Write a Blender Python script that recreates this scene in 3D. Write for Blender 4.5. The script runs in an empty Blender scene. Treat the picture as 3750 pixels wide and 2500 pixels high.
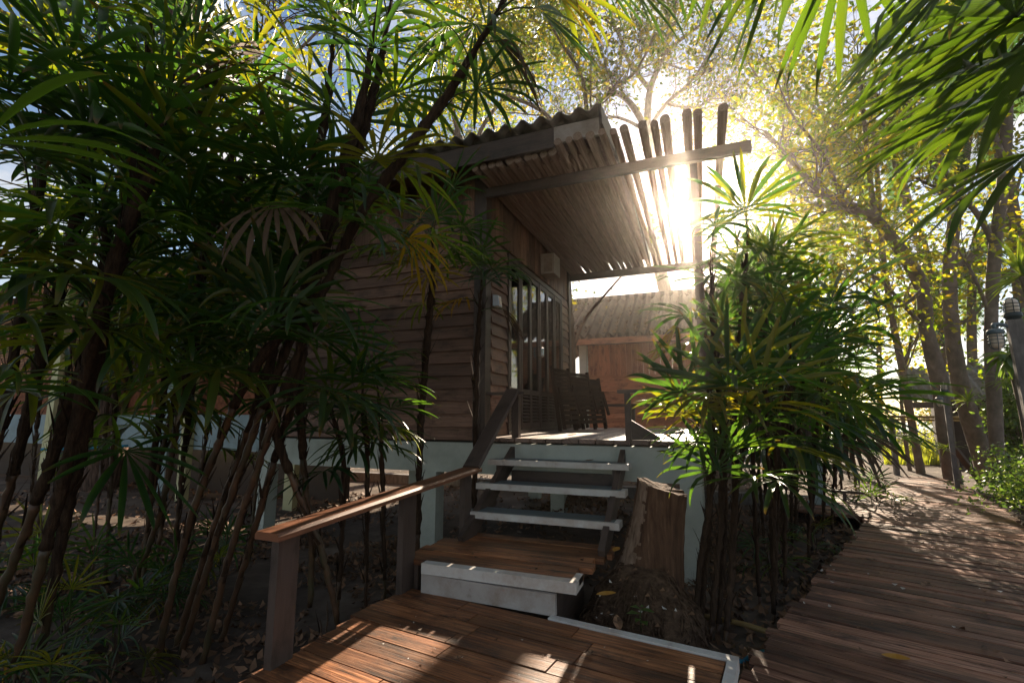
import bpy, math, random
import numpy as np
from mathutils import Vector, Matrix, noise
R = math.radians
rnd = random.Random(7)
C = bpy.context.scene.collection
# ---------------------------------------------------------------- camera frame
CAM = Vector((0, 0, 1.27)); FOC = 1762.0; YAW = R(21.33); PIT = R(8.47)
FW = Vector((-math.sin(YAW) * math.cos(PIT), math.cos(YAW) * math.cos(PIT), math.sin(PIT)))
RT = Vector((math.cos(YAW), math.sin(YAW), 0)); UP = RT.cross(FW)
def at(px, py, d):                       # surveyed point: photo pixel + its measured distance
    return CAM + (FW + RT * ((px - 1875) / FOC) - UP * ((py - 1250) / FOC)) * d
SUN_EL, SUN_AZ = R(22.9), R(-0.6)
SUN = Vector((math.sin(SUN_AZ) * math.cos(SUN_EL), math.cos(SUN_AZ) * math.cos(SUN_EL), math.sin(SUN_EL)))
GZ = -0.3
def V(*a): return Vector(a)
# ---------------------------------------------------------------- materials
def newmat(name):
    m = bpy.data.materials.new(name); m.use_nodes = True
    nt = m.node_tree; nt.nodes.clear()
    out = nt.nodes.new('ShaderNodeOutputMaterial'); b = nt.nodes.new('ShaderNodeBsdfPrincipled')
    nt.links.new(b.outputs[0], out.inputs[0])
    return m, nt, b, out
def N(nt, typ, **kw):
    n = nt.nodes.new(typ)
    for k, v in kw.items():
        if k in n.inputs: n.inputs[k].default_value = v
        else: setattr(n, k, v)
    return n
def ramp(nt, stops):
    r = nt.nodes.new('ShaderNodeValToRGB'); e = r.color_ramp.elements
    while len(e) < len(stops): e.new(0.5)
    for i, (p, c) in enumerate(stops):
        e[i].position = p; e[i].color = (c[0], c[1], c[2], 1) if not isinstance(c, (int, float)) else (c, c, c, 1)
    return r
def coords(nt, kind, scale):
    t = nt.nodes.new('ShaderNodeTexCoord'); mp = nt.nodes.new('ShaderNodeMapping')
    mp.inputs['Scale'].default_value = scale
    nt.links.new(t.outputs[kind], mp.inputs[0]); return mp.outputs[0]
def mixc(nt, fac, a, b, mode='MIX'):
    n = nt.nodes.new('ShaderNodeMix'); n.data_type = 'RGBA'; n.blend_type = mode
    for s, v in ((n.inputs[0], fac), (n.inputs[6], a), (n.inputs[7], b)):
        if hasattr(v, 'links'): nt.links.new(v, s)
        elif isinstance(v, (int, float)): s.default_value = v
        else: s.default_value = (v[0], v[1], v[2], 1)
    return n.outputs[2]
def bump(nt, b, h, s=0.3, d=0.01):
    n = N(nt, 'ShaderNodeBump'); n.inputs['Strength'].default_value = s; n.inputs['Distance'].default_value = d
    nt.links.new(h, n.inputs['Height']); nt.links.new(n.outputs[0], b.inputs['Normal'])
def wood(name, lo, mid, hi, rough=0.65, stain=None, bs=0.5, spec=0.35, island=0.55, cracks=0.0):
    """grained boards: UV u runs along each board in metres, v across it"""
    m, nt, b, o = newmat(name); L = nt.links
    g = N(nt, 'ShaderNodeTexNoise', Scale=1.0, Detail=7.0, Roughness=0.65)
    L.new(coords(nt, 'UV', (2.2, 55, 1)), g.inputs[0])
    r = ramp(nt, [(0.3, lo), (0.5, mid), (0.72, hi)]); L.new(g.outputs[0], r.inputs[0])
    geo = N(nt, 'ShaderNodeNewGeometry')
    iv = ramp(nt, [(0, 1 - island), (0.5, 1.0), (1, 1 + island * 0.9)]); L.new(geo.outputs['Random Per Island'], iv.inputs[0])
    c = mixc(nt, 1.0, r.outputs[0], iv.outputs[0], 'MULTIPLY')
    st = N(nt, 'ShaderNodeTexNoise', Scale=1.0, Detail=5.0, Roughness=0.7); L.new(coords(nt, 'UV', (2.5, 6, 1)), st.inputs[0])
    sr = ramp(nt, [(0.5, 0), (0.68, 1)]); L.new(st.outputs[0], sr.inputs[0])
    c = mixc(nt, sr.outputs[0], c, stain or tuple(x * 0.55 for x in lo))
    if cracks:
        ck = N(nt, 'ShaderNodeTexNoise', Scale=1.0, Detail=4.0, Roughness=0.6); L.new(coords(nt, 'UV', (1.6, 95, 1)), ck.inputs[0])
        kr = ramp(nt, [(0.33, 1 - cracks), (0.41, 1)]); L.new(ck.outputs[0], kr.inputs[0]); c = mixc(nt, 1.0, c, kr.outputs[0], 'MULTIPLY')
        wn = N(nt, 'ShaderNodeTexNoise', Scale=1.0, Detail=3.0); L.new(coords(nt, 'UV', (1.2, 3, 1)), wn.inputs[0]); wr = ramp(nt, [(0.35, (0.6, 0.62, 0.66)), (0.65, (1.15, 1.06, 1.0))]); L.new(wn.outputs[0], wr.inputs[0]); c = mixc(nt, 1.0, c, wr.outputs[0], 'MULTIPLY')
    L.new(c, b.inputs['Base Color'])
    rr = ramp(nt, [(0.2, rough - 0.15), (0.8, min(1, rough + 0.15))]); L.new(g.outputs[0], rr.inputs[0]); L.new(rr.outputs[0], b.inputs['Roughness'])
    b.inputs['Specular IOR Level'].default_value = spec
    bump(nt, b, g.outputs[0], bs, 0.006)
    return m
def noisy(name, stops, scale=6, rough=0.8, detail=8, bs=0.4, bd=0.01, kind='Object', sc3=(1, 1, 1), spec=0.3, dirt=None, dscale=1.4, island=0):
    m, nt, b, o = newmat(name); L = nt.links
    g = N(nt, 'ShaderNodeTexNoise', Scale=scale, Detail=detail, Roughness=0.65); L.new(coords(nt, kind, sc3), g.inputs[0])
    r = ramp(nt, stops); L.new(g.outputs[0], r.inputs[0]); c = r.outputs[0]
    if dirt:
        d = N(nt, 'ShaderNodeTexNoise', Scale=dscale, Detail=6.0, Roughness=0.7); L.new(coords(nt, kind, sc3), d.inputs[0])
        dr = ramp(nt, [(0.48, 0), (0.7, 1)]); L.new(d.outputs[0], dr.inputs[0]); c = mixc(nt, dr.outputs[0], c, dirt)
    if island:
        geo = N(nt, 'ShaderNodeNewGeometry'); iv = ramp(nt, [(0, 1 - island), (1, 1 + island)]); L.new(geo.outputs['Random Per Island'], iv.inputs[0])
        c = mixc(nt, 1.0, c, iv.outputs[0], 'MULTIPLY')
    L.new(c, b.inputs['Base Color']); b.inputs['Roughness'].default_value = rough; b.inputs['Specular IOR Level'].default_value = spec
    if bs: bump(nt, b, g.outputs[0], bs, bd)
    return m
def leafmat(name, cols, trans, tmix=0.4, rough=0.4, ribs=0, tips=False, by='island', spec=0.4):
    """leaf: gloss + translucency; colour varies per leaf (island) or per frond (object)"""
    m, nt, b, o = newmat(name); L = nt.links
    if by == 'island': rv = N(nt, 'ShaderNodeNewGeometry').outputs['Random Per Island']
    else: rv = N(nt, 'ShaderNodeObjectInfo').outputs['Random']
    k = len(cols) - 1; pos = (lambda f: f ** .45 if f < 1 else 1) if by == 'object' else (lambda f: f)
    r1 = ramp(nt, [(pos(i / k), c) for i, c in enumerate(cols)]); r2 = ramp(nt, [(pos(i / k), c) for i, c in enumerate(trans)])
    L.new(rv, r1.inputs[0]); L.new(rv, r2.inputs[0]); c1, c2 = r1.outputs[0], r2.outputs[0]
    if ribs:
        w = N(nt, 'ShaderNodeTexWave', Scale=ribs, Distortion=0.4); w.inputs['Detail'].default_value = 1.0
        L.new(coords(nt, 'UV', (1, 0.02, 1)), w.inputs[0])
        wr = ramp(nt, [(0, 0.72), (1, 1.1)]); L.new(w.outputs['Fac'], wr.inputs[0])
        c1 = mixc(nt, 1, c1, wr.outputs[0], 'MULTIPLY'); c2 = mixc(nt, 1, c2, wr.outputs[0], 'MULTIPLY')
        bump(nt, b, w.outputs['Fac'], 0.25, 0.004)
    if tips:
        t = N(nt, 'ShaderNodeTexCoord'); s = N(nt, 'ShaderNodeSeparateXYZ'); L.new(t.outputs['UV'], s.inputs[0])
        nz = N(nt, 'ShaderNodeTexNoise', Scale=9.0, Detail=3.0); L.new(t.outputs['Object'], nz.inputs[0])
        ma = N(nt, 'ShaderNodeMath', operation='MULTIPLY_ADD'); ma.inputs[1].default_value = 0.5; L.new(nz.outputs[0], ma.inputs[0]); L.new(s.outputs[1], ma.inputs[2])
        tr = ramp(nt, [(0.0, 0), (1, 1)]); tr.color_ramp.elements[0].position = 0.0
        mr = N(nt, 'ShaderNodeMapRange'); mr.inputs[1].default_value = 1.15; mr.inputs[2].default_value = 1.32
        L.new(ma.outputs[0], mr.inputs[0])
        c1 = mixc(nt, mr.outputs[0], c1, (0.16, 0.085, 0.03)); c2 = mixc(nt, mr.outputs[0], c2, (0.30, 0.12, 0.02))
    L.new(c1, b.inputs['Base Color']); b.inputs['Roughness'].default_value = rough; b.inputs['Specular IOR Level'].default_value = spec
    tl = N(nt, 'ShaderNodeBsdfTranslucent'); L.new(c2, tl.inputs[0])
    mx = N(nt, 'ShaderNodeMixShader'); mx.inputs[0].default_value = tmix
    L.new(b.outputs[0], mx.inputs[1]); L.new(tl.outputs[0], mx.inputs[2]); L.new(mx.outputs[0], o.inputs[0])
    return m
M = {}
M['siding'] = wood('siding_wood', (0.105, 0.056, 0.037), (0.19, 0.10, 0.066), (0.29, 0.165, 0.115), 0.6, bs=0.45, island=0.42)
M['trim'] = wood('painted_trim', (0.06, 0.042, 0.034), (0.075, 0.052, 0.042), (0.095, 0.068, 0.055), 0.5, bs=0.15, island=0.12)
M['rail'] = wood('stained_rail', (0.14, 0.055, 0.027), (0.19, 0.075, 0.036), (0.25, 0.105, 0.055), 0.42, bs=0.2, island=0.12, spec=0.5)
M['deck'] = wood('worn_deck_wood', (0.04, 0.016, 0.008), (0.25, 0.097, 0.038), (0.52, 0.25, 0.11), 0.55, stain=(0.04, 0.022, 0.014), bs=0.9, island=0.4, spec=.3, cracks=.85)
M['walk'] = wood('boardwalk_wood', (0.065, 0.034, 0.023), (0.26, 0.13, 0.082), (0.45, 0.27, 0.185), 0.62, stain=(0.05, 0.034, 0.026), bs=0.8, island=0.6, spec=.22, cracks=.8)
M['verdeck'] = wood('veranda_wood', (0.10, 0.06, 0.045), (0.2, 0.13, 0.1), (0.3, 0.22, 0.18), 0.5, bs=0.5, island=0.3)
M['redwood'] = wood('red_cabin_wood', (0.22, 0.085, 0.046), (0.38, 0.16, 0.086), (0.48, 0.25, 0.15), 0.55, bs=0.35, island=0.25)
M['pole'] = noisy('weathered_pole', [(0.3, (0.13, 0.08, 0.056)), (0.7, (0.30, 0.2, 0.145))], 3, 0.7, sc3=(30, 0.8, 30), kind='Object', bs=0.4, island=0.3)
M['oldboard'] = noisy('bare_board', [(0.3, (0.28, 0.23, 0.2)), (0.7, (0.42, 0.36, 0.32))], 5, 0.8, dirt=(0.2, 0.15, 0.12))
M['plaster'] = noisy('pale_plaster', [(0.3, (0.42, 0.45, 0.40)), (0.7, (0.52, 0.54, 0.48))], 3, 0.75, bs=0.25, bd=0.004, dirt=(0.33, 0.34, 0.29), dscale=1.1)
M['blueplaster'] = noisy('bluish_plaster', [(0.3, (0.2, 0.26, 0.275)), (0.7, (0.29, 0.355, 0.37))], 3, 0.75, bs=0.2, dirt=(0.16, 0.19, 0.17))
M['cream'] = noisy('cream_paint', [(0.3, (0.45, 0.42, 0.22)), (0.7, (0.55, 0.51, 0.30))], 4, 0.7, bs=0.2, dirt=(0.35, 0.3, 0.18))
M['white'] = noisy('chipped_white_paint', [(0.28, (0.34, 0.26, 0.21)), (0.42, (0.54, 0.5, 0.46)), (0.8, (0.64, 0.65, 0.61))], 7, 0.5, bs=0.25, bd=0.004, dirt=(0.42, 0.33, 0.27), dscale=2.6)
M['dirtyshadewhite'] = noisy('dirty_shaded_white_paint', [(0.28, (0.2, 0.155, 0.125)), (0.42, (0.36, 0.32, 0.29)), (0.8, (0.45, 0.41, 0.38))], 6, 0.55, bs=0.25, bd=0.004, dirt=(0.24, 0.17, 0.12), dscale=2.2)  # white paint darkened for the riser's dirt and for the shade on it
M['tread'] = noisy('grey_blue_paint', [(0.3, (0.085, 0.115, 0.125)), (0.7, (0.13, 0.165, 0.175))], 6, 0.5, bs=0.2, dirt=(0.10, 0.10, 0.095), sc3=(1, 3, 1))
M['cement'] = noisy('cement_sheet', [(0.25, (0.10, 0.09, 0.08)), (0.5, (0.24, 0.22, 0.2)), (0.8, (0.36, 0.33, 0.3))], 5, 0.9, bs=0.4, dirt=(0.09, 0.08, 0.065), dscale=1.2)
M['tile'] = noisy('brown_corrugated_sheet', [(0.3, (0.15, 0.105, 0.08)), (0.7, (0.24, 0.175, 0.14))], 2, 0.9, bs=0.2, dirt=(0.11, 0.08, 0.06), dscale=.7)
M['soil'] = noisy('sandy_soil', [(0.3, (0.05, 0.037, 0.028)), (0.55, (0.12, 0.09, 0.07)), (0.8, (0.21, 0.17, 0.135))], 2.2, 0.95, detail=12, bs=0.8, bd=0.03, dirt=(0.055, 0.042, 0.032), dscale=0.6, spec=0.1)
M['litter'] = noisy('dry_leaf', [(0.3, (0.10, 0.052, 0.028)), (0.7, (0.22, 0.12, 0.065))], 8, 0.75, bs=0, island=0.6)
M['orangeleaf'] = leafmat('orange_leaf', [(0.5, 0.22, 0.03), (0.55, 0.28, 0.05)], [(0.6, 0.3, 0.04), (0.6, 0.35, 0.05)], 0.25, 0.5)
M['bark'] = noisy('rough_bark', [(0.3, (0.06, 0.042, 0.032)), (0.6, (0.16, 0.115, 0.085)), (0.8, (0.24, 0.18, 0.14))], 4, 0.9, sc3=(3, 3, 0.9), bs=1.0, bd=0.03, spec=0.15)
M['palebark'] = noisy('smooth_grey_bark', [(0.3, (0.11, 0.085, 0.07)), (0.6, (0.2, 0.155, 0.125)), (0.8, (0.3, 0.25, 0.21))], 3, 0.85, sc3=(2, 2, 1.4), bs=0.6, bd=0.02, dirt=(0.10, 0.09, 0.06), spec=0.2)
M['furrowed'] = noisy('furrowed_bark', [(0.35, (0.03, 0.02, 0.015)), (0.55, (0.12, 0.075, 0.055)), (0.8, (0.2, 0.13, 0.1))], 5, 0.9, sc3=(4, 4, 0.7), bs=1.0, bd=0.05, spec=0.1)
M['stump'] = noisy('dead_stump_wood', [(0.3, (0.045, 0.023, 0.014)), (0.55, (0.115, 0.062, 0.036)), (0.8, (0.24, 0.15, 0.095))], 4, 0.9, sc3=(6, 6, 0.8), bs=1.0, bd=0.03, spec=0.15)
M['stumpwood'] = noisy('peeled_stump_wood', [(0.3, (0.10, 0.06, 0.04)), (0.5, (0.24, 0.16, 0.11)), (0.8, (0.36, 0.26, 0.19))], 6, 0.9, sc3=(5, 5, 1.2), bs=1.0, bd=0.04, spec=0.15)
M['roots'] = noisy('matted_roots', [(0.3, (0.045, 0.026, 0.016)), (0.6, (0.13, 0.08, 0.05)), (0.85, (0.26, 0.17, 0.11))], 16, 0.95, sc3=(1, 1, 2.2), bs=1.0, bd=0.04, spec=0.1)
M['cane'] = noisy('palm_cane', [(0.3, (0.03, 0.014, 0.008)), (0.55, (0.075, 0.036, 0.017)), (0.8, (0.17, 0.08, 0.036))], 5, 0.5, sc3=(2, 2, 1.2), bs=0.3, dirt=(0.05, 0.045, 0.02), dscale=3, spec=0.4)
M['fibre'] = noisy('palm_fibre', [(0.35, (0.022, 0.014, 0.01)), (0.6, (0.06, 0.036, 0.022)), (0.85, (0.14, 0.085, 0.05))], 7, 0.9, sc3=(8, 8, 0.8), bs=1.0, bd=0.02, spec=0.1)
M['petiole'] = noisy('green_petiole', [(0.3, (0.03, 0.05, 0.012)), (0.7, (0.07, 0.085, 0.025))], 4, 0.45, bs=0)
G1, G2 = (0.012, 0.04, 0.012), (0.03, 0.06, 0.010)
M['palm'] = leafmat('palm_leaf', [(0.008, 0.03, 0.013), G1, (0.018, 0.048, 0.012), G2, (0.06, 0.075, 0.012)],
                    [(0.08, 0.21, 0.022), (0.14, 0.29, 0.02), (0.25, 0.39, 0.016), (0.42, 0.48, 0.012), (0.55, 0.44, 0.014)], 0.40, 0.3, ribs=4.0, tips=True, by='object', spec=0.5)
M['fanleaf'] = leafmat('fan_palm_leaf', [(0.010, 0.034, 0.010), (0.02, 0.046, 0.010), (0.03, 0.055, 0.012)], [(0.12, 0.24, 0.012), (0.17, 0.3, 0.012), (0.24, 0.34, 0.012)], 0.4, 0.34, ribs=5.0, tips=True, by='island', spec=0.5)
M['palmyellow'] = leafmat('yellowing_palm_leaf', [(0.2, 0.14, 0.012), (0.27, 0.14, 0.012)], [(0.62, 0.46, 0.012), (0.70, 0.36, 0.012)], 0.45, 0.45, ribs=4.0, tips=True, by='object')
M['palmdead'] = leafmat('dead_palm_leaf', [(0.10, 0.062, 0.04), (0.16, 0.10, 0.062)], [(0.13, 0.07, 0.035), (0.17, 0.09, 0.045)], 0.2, 0.7, ribs=4.0, by='object', spec=0.2)
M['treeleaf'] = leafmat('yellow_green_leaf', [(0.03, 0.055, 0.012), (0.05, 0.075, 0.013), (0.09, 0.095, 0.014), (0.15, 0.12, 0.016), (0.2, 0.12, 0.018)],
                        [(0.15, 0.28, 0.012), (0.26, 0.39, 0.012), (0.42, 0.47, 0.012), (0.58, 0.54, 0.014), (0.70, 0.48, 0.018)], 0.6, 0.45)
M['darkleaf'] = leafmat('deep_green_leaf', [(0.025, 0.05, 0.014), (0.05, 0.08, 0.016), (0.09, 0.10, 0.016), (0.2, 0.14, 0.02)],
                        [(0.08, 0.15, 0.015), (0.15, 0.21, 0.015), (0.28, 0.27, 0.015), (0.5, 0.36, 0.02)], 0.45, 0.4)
M['shrubleaf'] = leafmat('shrub_leaf', [(0.03, 0.075, 0.025), (0.05, 0.10, 0.028), (0.075, 0.12, 0.03)], [(0.2, 0.38, 0.04), (0.28, 0.46, 0.05), (0.4, 0.5, 0.05)], 0.38, 0.35, spec=0.5)
M['grass'] = leafmat('sunny_grass', [(0.06, 0.12, 0.02), (0.12, 0.15, 0.02)], [(0.5, 0.6, 0.04), (0.65, 0.6, 0.04)], 0.5, 0.5)
M['strap'] = leafmat('strap_leaf', [(0.04, 0.10, 0.02), (0.09, 0.15, 0.025)], [(0.3, 0.5, 0.03), (0.5, 0.55, 0.03)], 0.4, 0.35, spec=0.5)
M['brick'] = None
def brickmat():
    m, nt, b, o = newmat('stacked_brick'); L = nt.links
    br = N(nt, 'ShaderNodeTexBrick', Scale=1.0); br.inputs['Mortar Size'].default_value = 0.008
    br.inputs['Brick Width'].default_value = 0.22; br.inputs['Row Height'].default_value = 0.06; br.inputs['Bias'].default_value = 0.0
    br.inputs['Color1'].default_value = (0.30, 0.11, 0.045, 1); br.inputs['Color2'].default_value = (0.40, 0.2, 0.09, 1); br.inputs['Mortar'].default_value = (0.08, 0.055, 0.04, 1)
    L.new(coords(nt, 'UV', (1, 1, 1)), br.inputs[0])
    nz = N(nt, 'ShaderNodeTexNoise', Scale=9.0, Detail=8.0); L.new(coords(nt, 'UV', (1, 1, 1)), nz.inputs[0])
    nr = ramp(nt, [(0.3, 0.45), (0.7, 1.25)]); L.new(nz.outputs[0], nr.inputs[0])
    L.new(mixc(nt, 1, br.outputs[0], nr.outputs[0], 'MULTIPLY'), b.inputs['Base Color']); b.inputs['Roughness'].default_value = 0.9
    bump(nt, b, br.outputs['Fac'], -0.6, 0.01)
    return m
M['brick'] = brickmat()
M['laterite'] = noisy('laterite_block', [(0.3, (0.07, 0.025, 0.014)), (0.55, (0.24, 0.085, 0.04)), (0.8, (0.36, 0.16, 0.08))], 14, 0.95, bs=0.9, bd=0.02)
def valley_shade():                      # dark bands painted as the shade in the valleys of the corrugated sheets
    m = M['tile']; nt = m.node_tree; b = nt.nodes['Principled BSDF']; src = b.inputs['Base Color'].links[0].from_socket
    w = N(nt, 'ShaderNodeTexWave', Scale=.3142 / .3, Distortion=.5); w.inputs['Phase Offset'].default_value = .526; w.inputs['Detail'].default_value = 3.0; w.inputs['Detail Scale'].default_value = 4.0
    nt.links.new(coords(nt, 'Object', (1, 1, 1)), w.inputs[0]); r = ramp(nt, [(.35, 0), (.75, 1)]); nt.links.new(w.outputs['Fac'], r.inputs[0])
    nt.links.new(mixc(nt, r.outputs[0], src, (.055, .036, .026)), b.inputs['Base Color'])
valley_shade()
def glassmat(name, tint, rough=0.03, trans=0.55):
    m, nt, b, o = newmat(name); L = nt.links
    b.inputs['Base Color'].default_value = (*tint, 1); b.inputs['Roughness'].default_value = rough; b.inputs['Specular IOR Level'].default_value = 0.8
    t = N(nt, 'ShaderNodeBsdfTransparent'); t.inputs[0].default_value = (0.75, 0.8, 0.78, 1)
    g = N(nt, 'ShaderNodeBsdfGlossy', Roughness=rough); f = N(nt, 'ShaderNodeFresnel', IOR=1.7)
    mx = N(nt, 'ShaderNodeMixShader'); L.new(f.outputs[0], mx.inputs[0]); L.new(t.outputs[0], mx.inputs[1]); L.new(g.outputs[0], mx.inputs[2])
    L.new(mx.outputs[0], o.inputs[0]); return m
M['glass'] = glassmat('door_glass', (0.02, 0.02, 0.02))
M['lampglass'] = noisy('milky_lamp_glass', [(0.3, (0.62, 0.5, 0.4)), (0.7, (0.72, 0.6, 0.48))], 3, 0.3, bs=0)
def plain(name, c, rough=0.5, metal=0.0):
    m = noisy(name, [(0.3, tuple(x * 0.8 for x in c)), (0.7, c)], 9, rough, bs=0.1, bd=0.003)
    m.node_tree.nodes['Principled BSDF'].inputs['Metallic'].default_value = metal; return m
M['chrome'] = plain('chrome', (0.7, 0.7, 0.7), 0.15, 1.0)
M['lampmetal'] = plain('grey_lamp_metal', (0.12, 0.16, 0.18), 0.45)
M['darkmetal'] = plain('dark_lamp_metal', (0.03, 0.05, 0.055), 0.45)
M['pvc'] = plain('pale_plastic', (0.42, 0.37, 0.33), 0.5)
M['whitepvc'] = plain('white_plastic', (0.6, 0.65, 0.68), 0.4)
M['hose'] = plain('blue_hose', (0.02, 0.22, 0.33), 0.4)
M['bamboo'] = noisy('yellow_bamboo', [(0.3, (0.2, 0.12, 0.04)), (0.7, (0.38, 0.26, 0.09))], 4, 0.5, bs=0.2)
M['wire'] = plain('brown_cable', (0.16, 0.10, 0.06), 0.7)
M['concrete'] = noisy('weathered_concrete', [(0.3, (0.10, 0.09, 0.085)), (0.6, (0.2, 0.18, 0.17)), (0.8, (0.28, 0.26, 0.24))], 7, 0.85, sc3=(2, 2, 0.7), bs=0.5, dirt=(0.08, 0.07, 0.065), dscale=2)
M['chair'] = wood('dark_chair_wood', (0.03, 0.018, 0.013), (0.045, 0.026, 0.018), (0.065, 0.04, 0.028), 0.85, bs=0.15, island=0.2, spec=.08)
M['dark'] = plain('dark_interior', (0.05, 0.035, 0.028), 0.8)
M['curtain'] = noisy('grey_curtain', [(0.3, (0.10, 0.13, 0.16)), (0.7, (0.2, 0.25, 0.29))], 2, 0.9, sc3=(14, 14, 0.4), bs=0.3)
def watermat():
    m, nt, b, o = newmat('sea_water'); b.inputs['Base Color'].default_value = (0.05, 0.09, 0.11, 1); b.inputs['Roughness'].default_value = 0.18
    n = N(nt, 'ShaderNodeTexNoise', Scale=1.5, Detail=4.0); nt.links.new(coords(nt, 'Object', (1, 3, 1)), n.inputs[0]); bump(nt, b, n.outputs[0], 0.3, 0.05); return m
M['water'] = watermat()
# ---------------------------------------------------------------- mesh builder
WLOC = {}
class MB:
    def __init__(s): s.v = []; s.f = []; s.uv = []; s.m = []; s.sm = []
    def face(s, pts, uv, mi=0, smooth=False):
        i = len(s.v); s.v += [tuple(p) for p in pts]; s.f.append(tuple(range(i, i + len(pts)))); s.uv += uv; s.m.append(mi); s.sm.append(smooth)
    def hexa(s, p, mi=0, uo=None):
        """8 corners: 0-3 bottom ccw, 4-7 top ccw; one island; UVs in metres, u along the longest side"""
        p = [Vector(q) for q in p]; i = len(s.v); s.v += [tuple(q) for q in p]
        ex = [(p[1] - p[0]).length, (p[3] - p[0]).length, (p[4] - p[0]).length]; ax = ex.index(max(ex))
        o1, o2 = (rnd.uniform(0, 50), rnd.uniform(0, 50)) if uo is None else uo
        pa = [(0, 0, 0), (1, 0, 0), (1, 1, 0), (0, 1, 0), (0, 0, 1), (1, 0, 1), (1, 1, 1), (0, 1, 1)]
        for q in ((3, 2, 1, 0), (4, 5, 6, 7), (0, 1, 5, 4), (1, 2, 6, 5), (2, 3, 7, 6), (3, 0, 4, 7)):
            s.f.append(tuple(i + k for k in q)); s.m.append(mi); s.sm.append(False)
            for k in q:
                c = [pa[k][a] * ex[a] for a in range(3)]; others = [a for a in range(3) if a != ax]
                s.uv.append((c[ax] + o1, c[others[0]] + c[others[1]] + o2))
    def box(s, lo, hi, mi=0, jit=0.0, uo=None):
        x0, y0, z0 = lo; x1, y1, z1 = hi
        j = lambda: rnd.uniform(-jit, jit) if jit else 0
        s.hexa([(a + j(), b + j(), c + j()) for a, b, c in ((x0, y0, z0), (x1, y0, z0), (x1, y1, z0), (x0, y1, z0), (x0, y0, z1), (x1, y0, z1), (x1, y1, z1), (x0, y1, z1))], mi, uo)
    def bar(s, a, b, w, h, side=None, mi=0):
        """rectangular bar from a to b, w along side, h along the remaining axis"""
        a, b = Vector(a), Vector(b); d = (b - a).normalized()
        sd = Vector(side) if side is not None else (Vector((0, 0, 1)).cross(d) if abs(d.z) < 0.99 else Vector((1, 0, 0)))
        sd = (sd - d * sd.dot(d)).normalized(); u = d.cross(sd)
        if u.z < 0: u = -u
        sd, u = sd * w / 2, u * h / 2
        s.hexa([a - sd - u, b - sd - u, b + sd - u, a + sd - u, a - sd + u, b - sd + u, b + sd + u, a + sd + u], mi)
    def tube(s, pts, rad, n=8, mi=0, caps=True, squash=1.0):
        pts = [Vector(p) for p in pts]; rings = []; L = 0; prev = None; o1 = rnd.uniform(0, 9)
        for k, p in enumerate(pts):
            d = (pts[min(k + 1, len(pts) - 1)] - pts[max(k - 1, 0)]).normalized()
            a = prev if prev is not None else (Vector((1, 0, 0)) if abs(d.x) < 0.8 else Vector((0, 1, 0)))
            a = (a - d * a.dot(d)).normalized(); b = d.cross(a); prev = a
            r = rad[k] if hasattr(rad, '__len__') else rad
            if k: L += (p - pts[k - 1]).length
            i = len(s.v); s.v += [tuple(p + (a * math.cos(t) + b * math.sin(t) * squash) * r) for t in (2 * math.pi * q / n for q in range(n))]; rings.append((i, L))
        for (i, l0), (j, l1) in zip(rings, rings[1:]):
            for q in range(n):
                w = (q + 1) % n; s.f.append((i + q, i + w, j + w, j + q)); s.m.append(mi); s.sm.append(True)
                s.uv += [(l0 + o1, q / n * .3), (l0 + o1, (q + 1) / n * .3), (l1 + o1, (q + 1) / n * .3), (l1 + o1, q / n * .3)]
        if caps:
            for i, rev in ((rings[0][0], True), (rings[-1][0], False)):
                q = list(range(i, i + n)); q = q[::-1] if rev else q
                s.f.append(tuple(q)); s.m.append(mi); s.sm.append(False); s.uv += [(0.1 * math.cos(2 * math.pi * t / n), 0.1 * math.sin(2 * math.pi * t / n)) for t in range(n)]
    def lathe(s, c, prof, n=16, mi=0):
        c = Vector(c); s.tube([c + V(0, 0, z) for r, z in prof], [max(r, 0.0004) for r, z in prof], n, mi)
    def build(s, name, mat, parent=None, origin=None):
        me = bpy.data.meshes.new(name); off = WLOC.get(parent.name, V(0, 0, 0)) if parent else (Vector(origin) if origin is not None else s.base())
        me.from_pydata([(x - off.x, y - off.y, z - off.z) for x, y, z in s.v], [], s.f)
        uvl = me.uv_layers.new(name='UVMap'); uvl.data.foreach_set('uv', np.array(s.uv, dtype=np.float32).ravel())
        for m in (mat if isinstance(mat, (list, tuple)) else [mat]): me.materials.append(m)
        me.polygons.foreach_set('material_index', s.m); me.polygons.foreach_set('use_smooth', s.sm); me.update()
        o = bpy.data.objects.new(name, me); C.objects.link(o)
        if parent: o.parent = parent; WLOC[o.name] = off
        else: o.location = off; WLOC[o.name] = off
        return o
    def base(s):
        a = np.array(s.v); return Vector(((a[:, 0].min() + a[:, 0].max()) / 2, (a[:, 1].min() + a[:, 1].max()) / 2, a[:, 2].min()))
def tag(o, label=None, cat=None, group=None, kind=None):
    if label: o['label'] = label
    if cat: o['category'] = cat
    if group: o['group'] = group
    if kind: o['kind'] = kind
    return o
def thing(name, label, cat, loc, group=None):
    o = bpy.data.objects.new(name, None); C.objects.link(o); o.location = loc; o.empty_display_size = 0.1
    WLOC[o.name] = Vector(loc); return tag(o, label, cat, group)
def spline(pts, n):
    pts = [Vector(p) for p in pts]; out = []
    for i in range(len(pts) - 1):
        p0, p1, p2, p3 = pts[max(i - 1, 0)], pts[i], pts[i + 1], pts[min(i + 2, len(pts) - 1)]
        for k in range(n):
            t = k / n; out.append(0.5 * ((2 * p1) + (p2 - p0) * t + (2 * p0 - 5 * p1 + 4 * p2 - p3) * t * t + (3 * p1 - p0 - 3 * p2 + p3) * t ** 3))
    return out + [pts[-1]]
def nz(x, y, z=0.0): return noise.noise(Vector((x, y, z)))
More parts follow.
